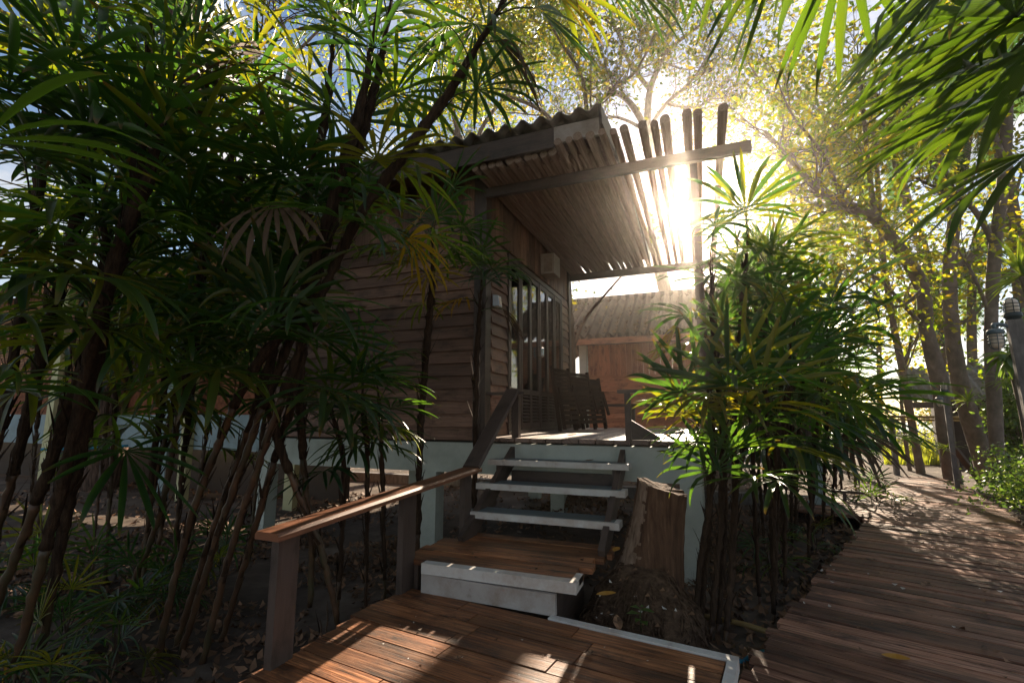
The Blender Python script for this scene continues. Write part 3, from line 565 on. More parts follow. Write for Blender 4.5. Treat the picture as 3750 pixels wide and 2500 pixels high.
def litter():
    rg = random.Random(11); v = []
    def add(n, x0, x1, y0, y1, s0, s1, dens=None):
        for k in range(n):
            x, y = rg.uniform(x0, x1), rg.uniform(y0, y1)
            if dens and nz(x * 1.3, y * 1.3, 9) < dens: continue
            if -2.0 < x < .05 and -1.6 < y < 3.1: continue
            v.append((V(x, y, GZ + .05 * nz(x * .5, y * .5) + .025 * nz(x * 2.1, y * 2.1, 3) + rg.uniform(.0, .03)), rg.uniform(s0, s1)))
    add(7000, -7, -2.1, 1.0, 5.2, .03, .085, -.22); add(2600, -6, .3, 4.2, 9.5, .05, .10, -.15); add(2200, -.2, 2.2, 3.2, 9, .05, .10); add(1600, -13, -5, 2, 8, .05, .12); add(900, 2, 6, 3, 12, .06, .11); add(1200, -6, 4, 9, 15, .06, .12)
    for k in range(1500):          # raked heap under the stairs
        a, r = rg.uniform(0, 6.283), abs(rg.gauss(0, .45))
        if r < 1.1: v.append((V(-1.75 + 1.3 * r * math.cos(a), 7.2 + .8 * r * math.sin(a), GZ + .42 * math.exp(-(r / .45) ** 2) + rg.uniform(0, .03)), rg.uniform(.05, .1)))
    leafpile(v, 'fallen_leaves', 5)
litter()
def debris():
    rg = random.Random(21); v = []; L = spline([(x, y, 0) for x, y in LE], 10); Q = spline([(x, y, 0) for x, y in RE], 10)
    for k in range(170):
        i = rg.randrange(12, len(L)); p = L[i].lerp(Q[i], rg.uniform(.02, .95)); v.append((V(p.x, p.y, -.108), rg.choice([.015, .02, .03, .05, .06])))
    for k in range(60):
        a, c = rg.uniform(-2.0, -.4), rg.uniform(.8, 2.85); p = E1 * a + E2 * c; v.append((V(p.x, p.y, .007), rg.choice([.01, .012, .018, .03])))
    for k in range(14): v.append((V(rg.uniform(-2.0, -.85), rg.uniform(3.3, 4.0), .208), rg.choice([.012, .02, .04])))
    leafpile(v, 'leaf_debris', 22, flat=.15)
    v = [(V(rg.uniform(-1.9, -.3), rg.uniform(2.2, 2.85), .007), rg.uniform(.008, .016)) for k in range(26)] + [(V(rg.uniform(-.8, -.2), rg.uniform(3.25, 3.6), rg.uniform(-.1, .14)), rg.uniform(.02, .045)) for k in range(12)] + [(V(rg.uniform(.6, 2.2), rg.uniform(3.6, 6), -.108), rg.uniform(.015, .04)) for k in range(14)]
    leafpile(v, 'white_petals', 23, mat='white', flat=.2)
debris()
# ---------------------------------------------------------------- stump and root mound
def stump():
    t = thing('tree_stump', 'broken dead tree stump with a slanted top on a mound of matted roots', 'stump', (-.45, 3.9, GZ))
    b = MB(); n = 72; H = 40; base = V(-.43, 3.97, -.02); top = V(-.315, 3.97, .715)
    for j in range(H + 1):
        f = j / H; c = base.lerp(top, f)
        for k in range(n):
            a = 2 * math.pi * k / n; r = .178 + (1 - f) ** 2 * (.15 if math.cos(a) < 0 else .05) * (.3 + .7 * abs(math.cos(a)))
            r *= 1 + .09 * nz(math.cos(a) * 2.2, math.sin(a) * 2.2, f * .9) + .065 * nz(math.cos(a) * 6, math.sin(a) * 6, f * 2.2) + .03 * nz(math.cos(a) * 14, math.sin(a) * 14, f * 9) * (1 + .8 * (math.cos(a) < -.2))
            z = c.z + (f ** 6) * (-.055 * math.cos(a) + .02 * nz(math.cos(a) * 4, math.sin(a) * 4, 7))
            b.v.append((c.x + r * math.cos(a), c.y + r * math.sin(a) * .9, z))
    for j in range(H):
        for k in range(n): q = (j * n + k, j * n + (k + 1) % n, (j + 1) * n + (k + 1) % n, (j + 1) * n + k); b.f.append(q); b.m.append(0); b.sm.append(True); b.uv += [(0, 0)] * 4
    i = len(b.v); b.v.append((top.x, top.y, top.z - .02))
    for k in range(n): b.f.append((H * n + k, H * n + (k + 1) % n, i)); b.m.append(0); b.sm.append(False); b.uv += [(0, 0)] * 3
    for q in range(H * n):
        k, j = q % n, q // n; a = 2 * math.pi * (k + .5) / n
        if abs(a - 3.75 + .35 * nz(j * .35, 4)) < .42 + .12 * nz(j * .8, 9): b.m[q] = 1
    b.build('trunk', [M['stump'], M['stumpwood']], t)
    b = MB(); n = 60; H = 22
    def mr(a, f):
        c, s = math.cos(a), math.sin(a); r = (1 - f) ** .62
        x = -.46 + c * r * (.50 if c < 0 else .44); y = 3.84 + s * r * (.62 if s < 0 else .55); z = -.36 + .56 * f ** .8
        dd = .05 * nz(x * 6, y * 6, z * 6) + .03 * nz(x * 17, y * 17, z * 17)
        # keep clear of the deck edge
        x, y = x + c * dd, y + s * dd; lim = 3.0 - .145 * (x + .5)
        return (x, max(y, lim), z + dd * .6)
    for j in range(H + 1):
        for k in range(n): b.v.append(mr(2 * math.pi * k / n, j / H))
    for j in range(H):
        for k in range(n): q = (j * n + k, j * n + (k + 1) % n, (j + 1) * n + (k + 1) % n, (j + 1) * n + k); b.f.append(q); b.m.append(0); b.sm.append(True); b.uv += [(0, 0)] * 4
    rm = b.build('root_mound', M['roots'], t)
    b = MB(); rg = random.Random(5)
    for k in range(420):
        a, f = rg.uniform(0, 6.283), rg.uniform(0, .9); a2, f2 = a + rg.uniform(-.2, .2), max(0, f - rg.uniform(.08, .3))
        p, q = Vector(mr(a, f)), Vector(mr(a2, f2)); m = (p + q) / 2 + V(0, -.02, .03)
        b.tube([p, m, q], [.004, .005, .003], 4, caps=False)
    b.build('root', M['roots'], rm)
    b = MB()
    for k in range(30):
        a, f = rg.uniform(3.4, 6.2), rg.uniform(.2, .9); p = Vector(mr(a, f)) + V(0, -.01, .01); s = rg.uniform(.02, .05)
        b.face([p, p + V(s, -.01, .01), p + V(s * .6, s * .5, .02)], [(0, 0)] * 3)
    tag(b.build('bark_chips', M['litter'], rm), kind='stuff')
    t2 = thing('sucker_plant', 'small leafy green sucker growing on the front of the root mound', 'plant', (-.43, 3.32, -.02))
    b = MB(); b.tube([(-.43, 3.36, -.1), (-.43, 3.31, .02), (-.42, 3.29, .06)], .004, 5); b.build('stem', M['petiole'], t2)
    b = MB()
    for a, l, z in ((.2, .09, .05), (1.2, .07, .07), (2.6, .08, .06), (3.5, .09, .03), (4.4, .08, 0.0), (5.2, .1, -.01), (5.9, .07, .06)):
        p = V(-.425, 3.3, z); d = V(math.cos(a), math.sin(a) * .6 - .2, .25); s = V(-d.y, d.x, 0) * .33; b.face([p, p + d * l * .5 + s * l, p + d * l - V(0, 0, .02), p + d * l * .5 - s * l], [(0, 0), (.5, .5), (1, 0), (.5, -.5)])
    b.build('leaf', M['shrubleaf'], t2)
stump()
def loose_leaf(p, s, a, label, mat='orangeleaf', tilt=.1):
    p = Vector(p); b = MB(); n = 8; L = V(math.cos(a), math.sin(a), tilt); W = V(-math.sin(a), math.cos(a), 0); rows = []
    for k in range(n + 1):
        f = k / n; w = s * .28 * math.sin(math.pi * min(1, f * .96 + .02)) ** .7; c = p + L * (f - .5) * s + V(0, 0, .012 + .25 * s * (f - .5) ** 2); rows.append((c + W * w + V(0, 0, w * .35), c, c - W * w + V(0, 0, w * .3)))
    for r0, r1 in zip(rows, rows[1:]):
        b.face([r0[0], r1[0], r1[1], r0[1]], [(0, 0)] * 4, 0, True); b.face([r0[1], r1[1], r1[2], r0[2]], [(0, 0)] * 4, 0, True)
    tag(b.build('fallen_leaf', M[mat], origin=p), label, 'leaf', 'single fallen leaves')
loose_leaf((-.66, 3.42, .06), .13, .3, 'large curled orange leaf lying low on the root mound'); loose_leaf((-.66, 3.86, .235), .1, 1.4, 'yellow leaf wedged between the step platform and the stump')
loose_leaf((.95, 3.55, -.115), .13, -.3, 'curled orange leaf lying on the right boardwalk'); loose_leaf((-1.42, 5.55, 1.005), .12, .2, 'bright yellow leaf on the veranda floor before the doors')
loose_leaf((-1.05, 4.78, .80), .09, .05, 'dry brown leaf lying on the top stair tread', 'litter'); loose_leaf((1.62, 5.1, -.115), .1, .8, 'dry brown leaf near the lamp post on the boardwalk', 'litter')
loose_leaf((-1.25, 2.42, .004), .05, .6, 'small pale curled leaf in the sunlight on the lower deck', 'litter'); loose_leaf((-.62, 2.72, .004), .06, 1.3, 'dark brown leaf by the white edge of the lower deck', 'litter')
loose_leaf((-.55, 3.2, -.02), .1, 1.9, 'brown leaf standing against the white deck edge', 'litter', .5)
# ---------------------------------------------------------------- lady palms
def blade_mesh(name, mat, seed, nseg, L, W, pmax, pitch, droop, pointed=False):
    rg = random.Random(seed); ts = [0, .1, .25, .42, .58, .72, .84, .93, 1.0]
    wf = [.10, .30, .66, .95, 1, .92, .74, .54, .30] if not pointed else [.14, .4, .8, 1, .92, .7, .45, .22, .03]
    a = V(math.cos(pitch), 0, math.sin(pitch)); n = V(-math.sin(pitch), 0, math.cos(pitch)); s = V(0, 1, 0)
    v, f, uv = [], [], []
    for k in range(nseg):
        ph = -pmax + 2 * pmax * k / (nseg - 1) + rg.uniform(-.06, .06); d = (a * math.cos(ph) + s * math.sin(ph) + n * rg.uniform(.08, .2)).normalized()
        l = L * (.78 + .22 * math.cos(ph * .8)) * rg.uniform(.88, 1.08); w = W * rg.uniform(.75, 1.15); dr = droop * rg.uniform(.5, 1.7)
        kink = rg.uniform(.5, .8) if rg.random() < .16 else 9; ks = rg.uniform(.5, 1.1); wd = d.cross(n).normalized(); tw = rg.uniform(-.35, .35); i0 = len(v)
        p = V(0, 0, 0); dirv = d.copy(); pt = 0
        for j, t in enumerate(ts):
            if j:
                dz = dr * 1.1 * (t - pt) * (t + .25) + (ks * (t - pt) * 3 if t > kink else 0)
                dirv = (dirv - V(0, 0, dz)).normalized(); p = p + dirv * (t - pt) * l; pt = t
            nn = (wd.cross(dirv)).normalized(); nn = nn if nn.dot(n) > 0 else -nn
            wv = (wd * math.cos(tw * t) + nn * math.sin(tw * t)) * (w * wf[j] * .5); ed = nn * (w * wf[j] * .22)
            je = dirv * (rg.uniform(-.025, .02) if j == len(ts) - 1 else 0)
            v += [p - wv + ed + je, p, p + wv + ed - je]
        for j in range(len(ts) - 1):
            q = i0 + j * 3
            for e in (0, 1):
                f.append((q + e, q + e + 1, q + e + 4, q + e + 3)); uv += [(e * .5, ts[j]), (e * .5 + .5, ts[j]), (e * .5 + .5, ts[j + 1]), (e * .5, ts[j + 1])]
    me = bpy.data.meshes.new(name); me.from_pydata([tuple(x) for x in v], [], f)
    u = me.uv_layers.new(name='UVMap'); u.data.foreach_set('uv', np.array(uv, dtype=np.float32).ravel())
    me.polygons.foreach_set('use_smooth', [True] * len(f)); me.materials.append(mat); return me
BL = {}
for kind, mat in (('palm', 'palm'), ('palmyellow', 'palmyellow'), ('palmdead', 'palmdead')):
    for pi, pd in enumerate((68, 42, 16, -14, -52)):
        for sd in range(3 if kind == 'palm' else 1):
            n = [9, 11, 13][sd] if kind == 'palm' else 10
            BL[(kind, pi, sd)] = blade_mesh('frond', M[mat], pi * 10 + sd + 1, n, .55, .037 if kind != 'palmdead' else .035, [1.55, 1.75, 1.95][sd] if kind != 'palmdead' else .9, R(pd), [.35, .55, .7, .8, .45][pi] * (1.5 if kind == 'palmdead' else 1))
def place_blade(t, kind, pi, sd, hub, az, sc, roll=0.0):
    o = bpy.data.objects.new('frond', BL[(kind, pi, sd)]); C.objects.link(o); o.parent = t; o.location = Vector(hub) - WLOC[t.name]
    o.rotation_euler = (roll, 0, az); o.scale = (sc, sc, sc); return o
def pix(p):
    q = Vector(p) - CAM; z = q.dot(FW); return (1875 + FOC * q.dot(RT) / z, 1250 - FOC * q.dot(UP) / z) if z > .1 else (-9999, -9999)
OPEN = [(1150, 820, 1790, 1640), (1780, 420, 2420, 1640), (2420, 420, 2640, 1000), (1450, 1500, 2480, 2300), (2300, 1100, 2440, 1700), (2420, 1750, 2640, 2400), (1330, 420, 1800, 760), (900, 1900, 1500, 2500)]
def blocked(p):                          # gaps the planting leaves open in front of the wall, veranda and sun
    x, y = pix(p); return any(a < x < c and b < y < d for a, b, c, d in OPEN)
def palm(name, label, stems, nf=9, size=1.0, seed=1, group='lady palms', top=.42, heroes=(), yellow=.012, dead=.03, fib=.5, cat='palm', maxf=95, pet=(.22, .42), facing=None, lowest=GZ, low=-9, gap=True):
    """stems: list of (points, radius). heroes: (hub point, pitch index, kind, scale, stem index)"""
    rg = random.Random(seed); b0 = Vector(stems[0][0][0]); t = thing(name, label, cat, (b0.x, b0.y, min(b0.z, lowest) if lowest is not None else b0.z), group); cnt = 0
    for si, (pts, r) in enumerate(stems):
        P = spline(pts, 8); n = len(P); b = MB(); L = [0]
        for p, q in zip(P, P[1:]): L.append(L[-1] + (q - p).length)
        T = L[-1]; ip = lambda f: P[min(n - 1, max(0, next((i for i, l in enumerate(L) if l >= f * T), n - 1)))]
        # resample finely for nodes
        pp = []; rr = []; step = .045; k = 0; s = 0
        while s <= T:
            while k < n - 2 and L[k + 1] < s: k += 1
            f = (s - L[k]) / max(1e-6, L[k + 1] - L[k]); p = P[k].lerp(P[k + 1], min(1, f)); fr = s / T
            pp.append(p + V(rg.gauss(0, .003), rg.gauss(0, .003), 0)); rr.append(r * (1 + (.22 if len(pp) % 3 == 0 else 0)) * ((1.0 + .35 * fr if fr < .8 else 1.28 * max(.3, (1 - fr) * 5)))); s += step
        cut = max(2, int(len(pp) * fib))
        b.tube(pp[:cut + 1], [x for x in rr[:cut + 1]], 8, 0)
        if len(pp) - cut > 1: b.tube(pp[cut:], [x * (1.25 + .3 * nz(len(pp), k * .21, r * 90)) for k, x in enumerate(rr[cut:])], 8, 1)
        for q in range(int(T * 26 * (1 - fib * .7))):      # ragged leaf bases and fibres
            f = rg.uniform(max(.12, fib - .3), .97); i = int(f * (len(pp) - 2)); p = pp[i]; ax = (pp[i + 1] - p).normalized(); a = rg.uniform(0, 6.283); rd = V(math.cos(a), math.sin(a), 0); l = rg.uniform(.06, .22); w = rg.uniform(.006, .016)
            sd = ax.cross(rd).normalized() * w; e = p + rd * (rr[i] * 1.1); tp = e + ax * l + rd * rg.uniform(.0, .07)
            b.face([e - sd, e + sd, tp + sd * .2, tp - sd * .2], [(0, 0)] * 4, 1)
        def petiole(p, hub, r0=.0065):
            m = p.lerp(hub, .5) + V(0, 0, .10 * (hub - p).length); b.tube(spline([p, m, hub], 3), [r0, r0 * .9, r0 * .85, r0 * .8, r0 * .8, r0 * .75, r0 * .7][:7], 5, 2, caps=False)
        for hub, pi, kind, sc, hs in heroes:
            if hs != si or cnt >= maxf: continue
            hub = Vector(hub); zs = [p for p in P]; p = min(zs[int(n * .25):], key=lambda p: (p - (hub - V(0, 0, .16))).length); petiole(p, hub); d = hub - p
            az = math.atan2(d.y, d.x) + rg.uniform(-.2, .2) if pi else math.atan2(-hub.y, -hub.x) + rg.uniform(-.5, .5)
            place_blade(t, kind, pi, rg.randrange(3) if kind == 'palm' else 0, hub, az, sc, rg.uniform(-.25, .25)); cnt += 1
        m = nf if isinstance(nf, int) else rg.randint(*nf); a0 = rg.uniform(0, 6.28)
        for k in range(m):
            if cnt >= maxf: break
            f = 1 - top + top * (k + .6) / m; p = ip(f); a = a0 + k * 2.4 + rg.uniform(-.4, .4); g = (k + .5) / m
            if facing is not None and rg.random() < .55: a = facing + rg.uniform(-1.1, 1.1)
            el = R(-5 + 75 * g + rg.uniform(-12, 12)); l = rg.uniform(*pet) * size * (1.1 - .5 * g)
            hub = p + V(math.cos(a) * math.cos(el), math.sin(a) * math.cos(el), math.sin(el)) * l
            if hub.z < low or (gap and blocked(hub)): continue
            if hub.y > 3.45 and -.4 < hub.x - hub.y * math.tan(SUN_AZ) < .6 and -.85 < hub.z - hub.y * math.tan(SUN_EL) < .35: continue      # sun lane to the front fronds
            petiole(p, hub)
            pi = 0 if g > .84 else 1 if g > .62 else 2 if g > .3 else 3
            kind = 'palm'; q = rg.random()
            if g < .35 and q < dead * 3: kind, pi = 'palmdead', 4
            elif g < .5 and q < dead * 3 + yellow * 2.5: kind, pi = 'palmyellow', rg.choice((3, 4))
            elif q < .12: pi = min(4, pi + 1)
            place_blade(t, kind, pi, rg.randrange(3) if kind == 'palm' else 0, hub, a, size * rg.uniform(.8, 1.15), rg.uniform(-.3, .3)); cnt += 1
        b.build('stem', [M['cane'], M['fibre'], M['petiole']], t)
    return t
def S(d, *pts): return [at(x, y, d if len(q) < 1 else q[0]) for x, y, *q in pts]
def gb(p): p = Vector(p); p.z = GZ - .03; return p
def up(x, y, h, lean=(0, 0), k=.3):
    return [V(x, y, GZ - .03), V(x + lean[0] * .25, y + lean[1] * .25, GZ + h * .33), V(x + lean[0] * .6, y + lean[1] * .6, GZ + h * .7), V(x + lean[0], y + lean[1], GZ + h)]
# front left clump beside the handrail
A = [S(3.1, (560, 2490), (700, 1900), (900, 1400), (1080, 1150), (1200, 800), (1330, 350), (1400, -100)),
     S(3.2, (640, 2480), (800, 1950), (960, 1500), (1120, 1100), (1260, 700), (1390, 250), (1450, -150)),
     S(3.1, (730, 2480), (850, 2000), (1000, 1550), (1150, 1150), (1300, 820), (1500, 540), (1650, 330), (1830, 30), (1900, -120)),
     S(3.3, (640, 2380), (760, 2000), (900, 1600), (1010, 1250), (1080, 900), (1180, 480), (1230, 50)),
     S(3.35, (1240, 2290), (1175, 2010), (1110, 1850), (1010, 1590), (985, 1400), (1040, 1120), (1150, 800)),
     S(3.5, (1135, 2220), (1140, 2000), (1120, 1820), (1105, 1600), (1100, 1400), (1130, 1100), (1200, 760)),
     S(3.4, (800, 2380), (900, 2050), (985, 1750), (1060, 1500), (1110, 1250), (1180, 950), (1290, 500)),
     S(3.6, (460, 2200), (580, 1900), (640, 1600), (700, 1250), (760, 900), (900, 600), (1010, 250))]
hA = [(at(1005, 1150, 2.9), 1, 'palm', 1.05, 4), (at(1015, 1080, 2.9), 0, 'palm', .95, 4), (at(1000, 1190, 2.85), 0, 'palm', .8, 4), (at(930, 1240, 2.8), 2, 'palm', 1.0, 4), (at(1150, 1240, 3.0), 2, 'palm', 1.0, 5), (at(1230, 1470, 3.05), 3, 'palm', 1.05, 5), (at(1290, 1400, 3.2), 2, 'palm', .95, 5), (at(1180, 1420, 2.9), 3, 'palm', 1.0, 5),
      (at(800, 1350, 2.7), 3, 'palm', 1.05, 4), (at(760, 1180, 2.9), 2, 'palm', .95, 3), (at(1500, 870, 3.2), 4, 'palmyellow', .8, 2), (at(1580, 860, 3.3), 3, 'palm', .8, 2), (at(1470, 620, 3.2), 3, 'palm', .95, 2), (at(1780, 100, 3.1), 4, 'palm', 1.0, 2), (at(1830, 150, 3.1), 4, 'palmdead', .9, 2), (at(1740, 90, 3.2), 4, 'palm', .95, 2), (at(1960, 30, 3.0), 4, 'palm', 1.0, 2), (at(1640, 90, 3.2), 4, 'palm', .9, 2), (at(2000, -60, 2.8), 4, 'palmyellow', .9, 2), (at(2040, -40, 2.9), 3, 'palm', 1.0, 2), (at(2300, -70, 2.7), 4, 'palm', .9, 2), (at(2180, -110, 2.9), 4, 'palm', .9, 2), (at(2430, -140, 2.8), 4, 'palm', .9, 2),
      (at(880, 230, 3.0), 4, 'palmdead', 1.05, 3), (at(960, 200, 3.1), 4, 'palmdead', .9, 3), (at(1380, 590, 3.0), 2, 'palm', 1.0, 1), (at(1100, 640, 3.1), 2, 'palm', 1.0, 3), (at(830, 820, 3.1), 2, 'palm', 1.0, 7), (at(860, 560, 3.2), 2, 'palm', 1.0, 7), (at(1010, 740, 2.9), 4, 'palmdead', 1.0, 4), (at(700, 450, 3.1), 1, 'palm', 1.0, 7),
      (at(1250, 420, 3.2), 1, 'palm', 1.0, 0), (at(1560, 300, 3.4), 3, 'palm', 1.0, 2), (at(1220, 120, 3.2), 1, 'palm', 1.0, 0), (at(1050, 420, 3.3), 2, 'palm', 1.0, 3)]
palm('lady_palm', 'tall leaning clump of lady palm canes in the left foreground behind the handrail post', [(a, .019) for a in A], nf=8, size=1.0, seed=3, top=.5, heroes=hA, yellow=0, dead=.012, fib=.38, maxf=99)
B_ = [S(2.7, (-30, 2250), (90, 1950), (200, 1650), (300, 1350), (400, 1050), (480, 800), (520, 400), (560, 50)), S(2.9, (-60, 2100), (60, 1700), (150, 1300), (260, 900), (330, 500), (380, 150)),
      S(2.6, (60, 2420), (170, 2000), (270, 1600), (330, 1300), (420, 950), (560, 600), (640, 250)), S(3.2, (-100, 1950), (20, 1500), (80, 1100), (140, 700), (180, 350), (200, 0)), S(2.8, (130, 2480), (230, 1950), (330, 1500), (380, 1100), (380, 700))]
hB = [(at(250, 230, 2.2), 2, 'palm', 1.1, 1), (at(120, 560, 2.4), 2, 'palm', 1.0, 3), (at(30, 330, 2.1), 2, 'palm', 1.0, 3), (at(-60, 520, 1.5), 2, 'palm', 1.0, 3), (at(330, 480, 2.4), 2, 'palm', 1.0, 0), (at(200, 820, 2.6), 4, 'palm', 1.0, 2), (at(120, 900, 2.6), 4, 'palm', .9, 1), (at(60, 1150, 2.3), 3, 'palm', .9, 1), (at(480, 340, 2.5), 2, 'palm', 1.0, 2), (at(560, 480, 2.7), 3, 'palm', 1.0, 2), (at(640, 620, 2.7), 3, 'palm', 1.0, 2), (at(340, 60, 2.4), 3, 'palm', 1.0, 0), (at(620, 120, 2.7), 3, 'palm', 1.0, 0), (at(150, 60, 2.3), 3, 'palm', 1.0, 3), (at(-20, 1420, 2.0), 2, 'palm', .9, 1), (at(430, 760, 2.7), 3, 'palm', 1.0, 0)]
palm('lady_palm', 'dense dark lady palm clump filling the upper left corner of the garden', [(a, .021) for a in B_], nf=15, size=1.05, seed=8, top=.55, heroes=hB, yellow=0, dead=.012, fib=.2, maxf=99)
C_ = [S(4.2, (520, 1960), (570, 1750), (630, 1500), (690, 1200), (730, 800), (760, 300), (770, 0)), S(4.4, (590, 1900), (620, 1700), (680, 1400), (720, 1100), (820, 700), (920, 250)), S(4.3, (650, 1930), (680, 1600), (740, 1250), (850, 900), (980, 500)), S(4.6, (420, 1850), (420, 1500), (450, 1100), (520, 700), (560, 300)), S(4.0, (540, 2000), (560, 1700), (600, 1450), (620, 1150), (640, 850))]
palm('lady_palm', 'shaded lady palm clump with thin dark canes before the big tree trunk', [(gb(a[0]), *a[1:]) and ([gb(a[0])] + a[1:], .016) for a in C_], nf=17, size=1.1, seed=12, top=.62, yellow=0, dead=.01, fib=.3, maxf=99)
C2 = [up(-6.3, 4.4, 4.6, (.4, -.2)), up(-5.6, 4.1, 4.3, (.3, .1)), up(-7.2, 4.0, 4.4, (-.2, 0)), up(-4.9, 4.3, 3.9, (.25, 0)), up(-8.2, 3.8, 4.6, (0, -.3)), up(-6.8, 3.2, 4.9, (.2, .2))]
palm('lady_palm', 'backmost lady palm clump on the left, before the brick house', [(a, .016) for a in C2], nf=14, size=1.15, seed=19, top=.5, yellow=0, dead=.02, fib=.3)
D_ = [[at(1530, 1955, 4.5), at(1540, 1600, 4.5), at(1560, 1300, 4.4), at(1585, 1000, 4.35), at(1580, 830, 4.35)]]
D_[0][0].z = GZ - .03
hD = [(at(1560, 860, 4.2), 4, 'palmyellow', .75, 0), (at(1500, 960, 4.2), 3, 'palm', .75, 0), (at(1640, 900, 4.25), 3, 'palm', .75, 0), (at(1570, 1000, 4.2), 4, 'palmyellow', .72, 0), (at(1540, 800, 4.3), 4, 'palmyellow', .8, 0), (at(1650, 690, 4.4), 1, 'palm', .8, 0), (at(1690, 840, 4.3), 2, 'palm', .8, 0), (at(1420, 900, 4.1), 3, 'palm', .8, 0), (at(1440, 760, 4.1), 3, 'palm', .85, 0), (at(1360, 820, 4.0), 2, 'palm', .8, 0)]
palm('lady_palm', 'single slim lady palm with yellowing fronds before the clapboard wall', [(D_[0], .02)], gap=False, nf=6, size=.8, seed=21, top=.2, heroes=hD, fib=.15)
D2 = [at(1735, 1960, 4.75), at(1742, 1500, 4.75), at(1752, 1200, 4.75), at(1765, 1010, 4.75)]; D2[0].z = GZ - .03
palm('lady_palm', 'thin lady palm standing against the cabin corner post under the white lamp', [(D2, .018)], gap=False, nf=5, size=.72, seed=24, top=.14, heroes=[(at(1800, 985, 4.6), 2, 'palm', .7, 0), (at(1730, 960, 4.6), 2, 'palm', .7, 0), (at(1850, 1000, 4.6), 3, 'palm', .62, 0), (at(1760, 925, 4.6), 1, 'palm', .7, 0), (at(1690, 830, 4.6), 2, 'palm', .6, 0)], fib=.12, yellow=.12)
D3 = [[at(1350, 1960, 3.9), at(1345, 1700, 3.9), at(1330, 1480, 3.9), at(1320, 1320, 3.9)], [at(1420, 1960, 4.1), at(1400, 1700, 4.1), at(1390, 1500, 4.1), at(1380, 1400, 4.1)], [at(1250, 1960, 3.8), at(1260, 1750, 3.8), at(1230, 1560, 3.8), at(1190, 1460, 3.8)]]
for q in D3: q[0].z = GZ - .03
palm('lady_palm', 'low glossy lady palm between the handrail and the clapboard wall', [(q, .012) for q in D3], gap=False, nf=8, size=.82, seed=27, top=.35, fib=.2, pet=(.16, .34), facing=-1.0)
# right hand clumps along the boardwalk
EE = [[V(-.03, 3.9, GZ), at(2640, 1900, 3.6), at(2650, 1600, 3.55), at(2660, 1450, 3.5)], [V(.02, 3.95, GZ), at(2655, 1900, 3.65), at(2640, 1500, 3.65), at(2610, 1150, 3.7), at(2600, 900, 3.75)], [V(-.1, 3.98, GZ), at(2590, 2000, 3.7), at(2610, 1650, 3.7), at(2600, 1350, 3.7)], [V(.08, 4.05, GZ), at(2690, 2000, 3.8), at(2690, 1500, 3.9), at(2720, 1100, 4.0), at(2740, 830, 4.1)], [V(-.12, 3.9, GZ), at(2560, 2100, 3.6), at(2600, 1800, 3.6), at(2560, 1560, 3.6)], [V(.06, 3.85, GZ), at(2680, 2050, 3.5), at(2700, 1750, 3.5), at(2760, 1560, 3.45)]]
hE = [(at(2669, 1409, 3.2), 0, 'palm', 1.1, 0), (at(2500, 1450, 3.35), 0, 'palm', .9, 4), (at(2790, 1430, 3.15), 0, 'palm', .95, 5), (at(2620, 1720, 3.2), 0, 'palm', .8, 0), (at(2720, 1330, 3.3), 0, 'palm', .9, 5), (at(2560, 1430, 3.35), 0, 'palm', 1.0, 2), (at(2668, 1420, 3.25), 2, 'palm', 1.15, 0), (at(2500, 1524, 3.45), 1, 'palm', .72, 4), (at(2505, 1500, 3.5), 2, 'palm', .7, 4), (at(2520, 1570, 3.5), 3, 'palm', .62, 4), (at(2600, 1440, 3.3), 3, 'palm', .95, 2), (at(2730, 1500, 3.2), 2, 'palm', 1.1, 5), (at(2800, 1540, 3.3), 2, 'palm', 1.05, 5), (at(2850, 1760, 3.2), 3, 'palm', .95, 5), (at(2760, 1750, 3.2), 2, 'palm', .95, 5), (at(2700, 1640, 3.2), 1, 'palm', .9, 0), (at(2650, 1640, 3.3), 1, 'palm', .85, 2), (at(2560, 1620, 3.3), 3, 'palm', .7, 4), (at(2900, 1640, 3.4), 3, 'palm', 1.0, 5), (at(2560, 1250, 3.6), 3, 'palm', .85, 1), (at(2480, 1200, 3.7), 4, 'palmyellow', .7, 1), (at(2640, 1190, 3.6), 1, 'palm', .8, 1), (at(2730, 790, 4.0), 1, 'palm', .95, 3), (at(2620, 830, 3.7), 2, 'palm', .8, 1), (at(2800, 900, 4.0), 2, 'palm', .95, 3), (at(2700, 930, 4.0), 3, 'palm', .9, 3), (at(2660, 1050, 3.8), 2, 'palm', .85, 1)]
palm('lady_palm', 'backlit bright green lady palm beside the white corner pillar and the stump', [(a, .014) for a in EE], low=0.85, nf=6, size=.95, seed=31, yellow=.01, top=.4, heroes=hE, dead=0, fib=.04)
F_ = [up(.36, 4.75, 2.7, (.1, .1)), up(.45, 4.6, 2.35, (.3, -.15)), up(.5, 5.0, 3.0, (.15, .2)), up(.6, 5.1, 2.2, (.2, -.1)), up(.42, 4.4, 1.7, (.15, -.2))]
palm('lady_palm', 'bushy lady palm behind the brightest one, leaning toward the boardwalk', [(a, .012) for a in F_], low=1.0, nf=7, size=1.15, pet=(.3, .6), seed=34, yellow=.01, top=.6, dead=.01, fib=.04)
G_ = [up(.75, 6.3, 2.9, (.2, 0)), up(.95, 6.1, 2.5, (.35, -.2)), up(.6, 6.6, 3.1, (0, .1)), up(1.05, 6.5, 2.2, (.3, -.1)), up(.9, 6.75, 2.7, (.25, .1))]
palm('lady_palm', 'dark lady palm mass in the middle of the hedge along the boardwalk', [(a, .012) for a in G_], low=.7, nf=9, size=1.25, pet=(.3, .6), seed=37, yellow=.01, top=.62, dead=.01, fib=.04)
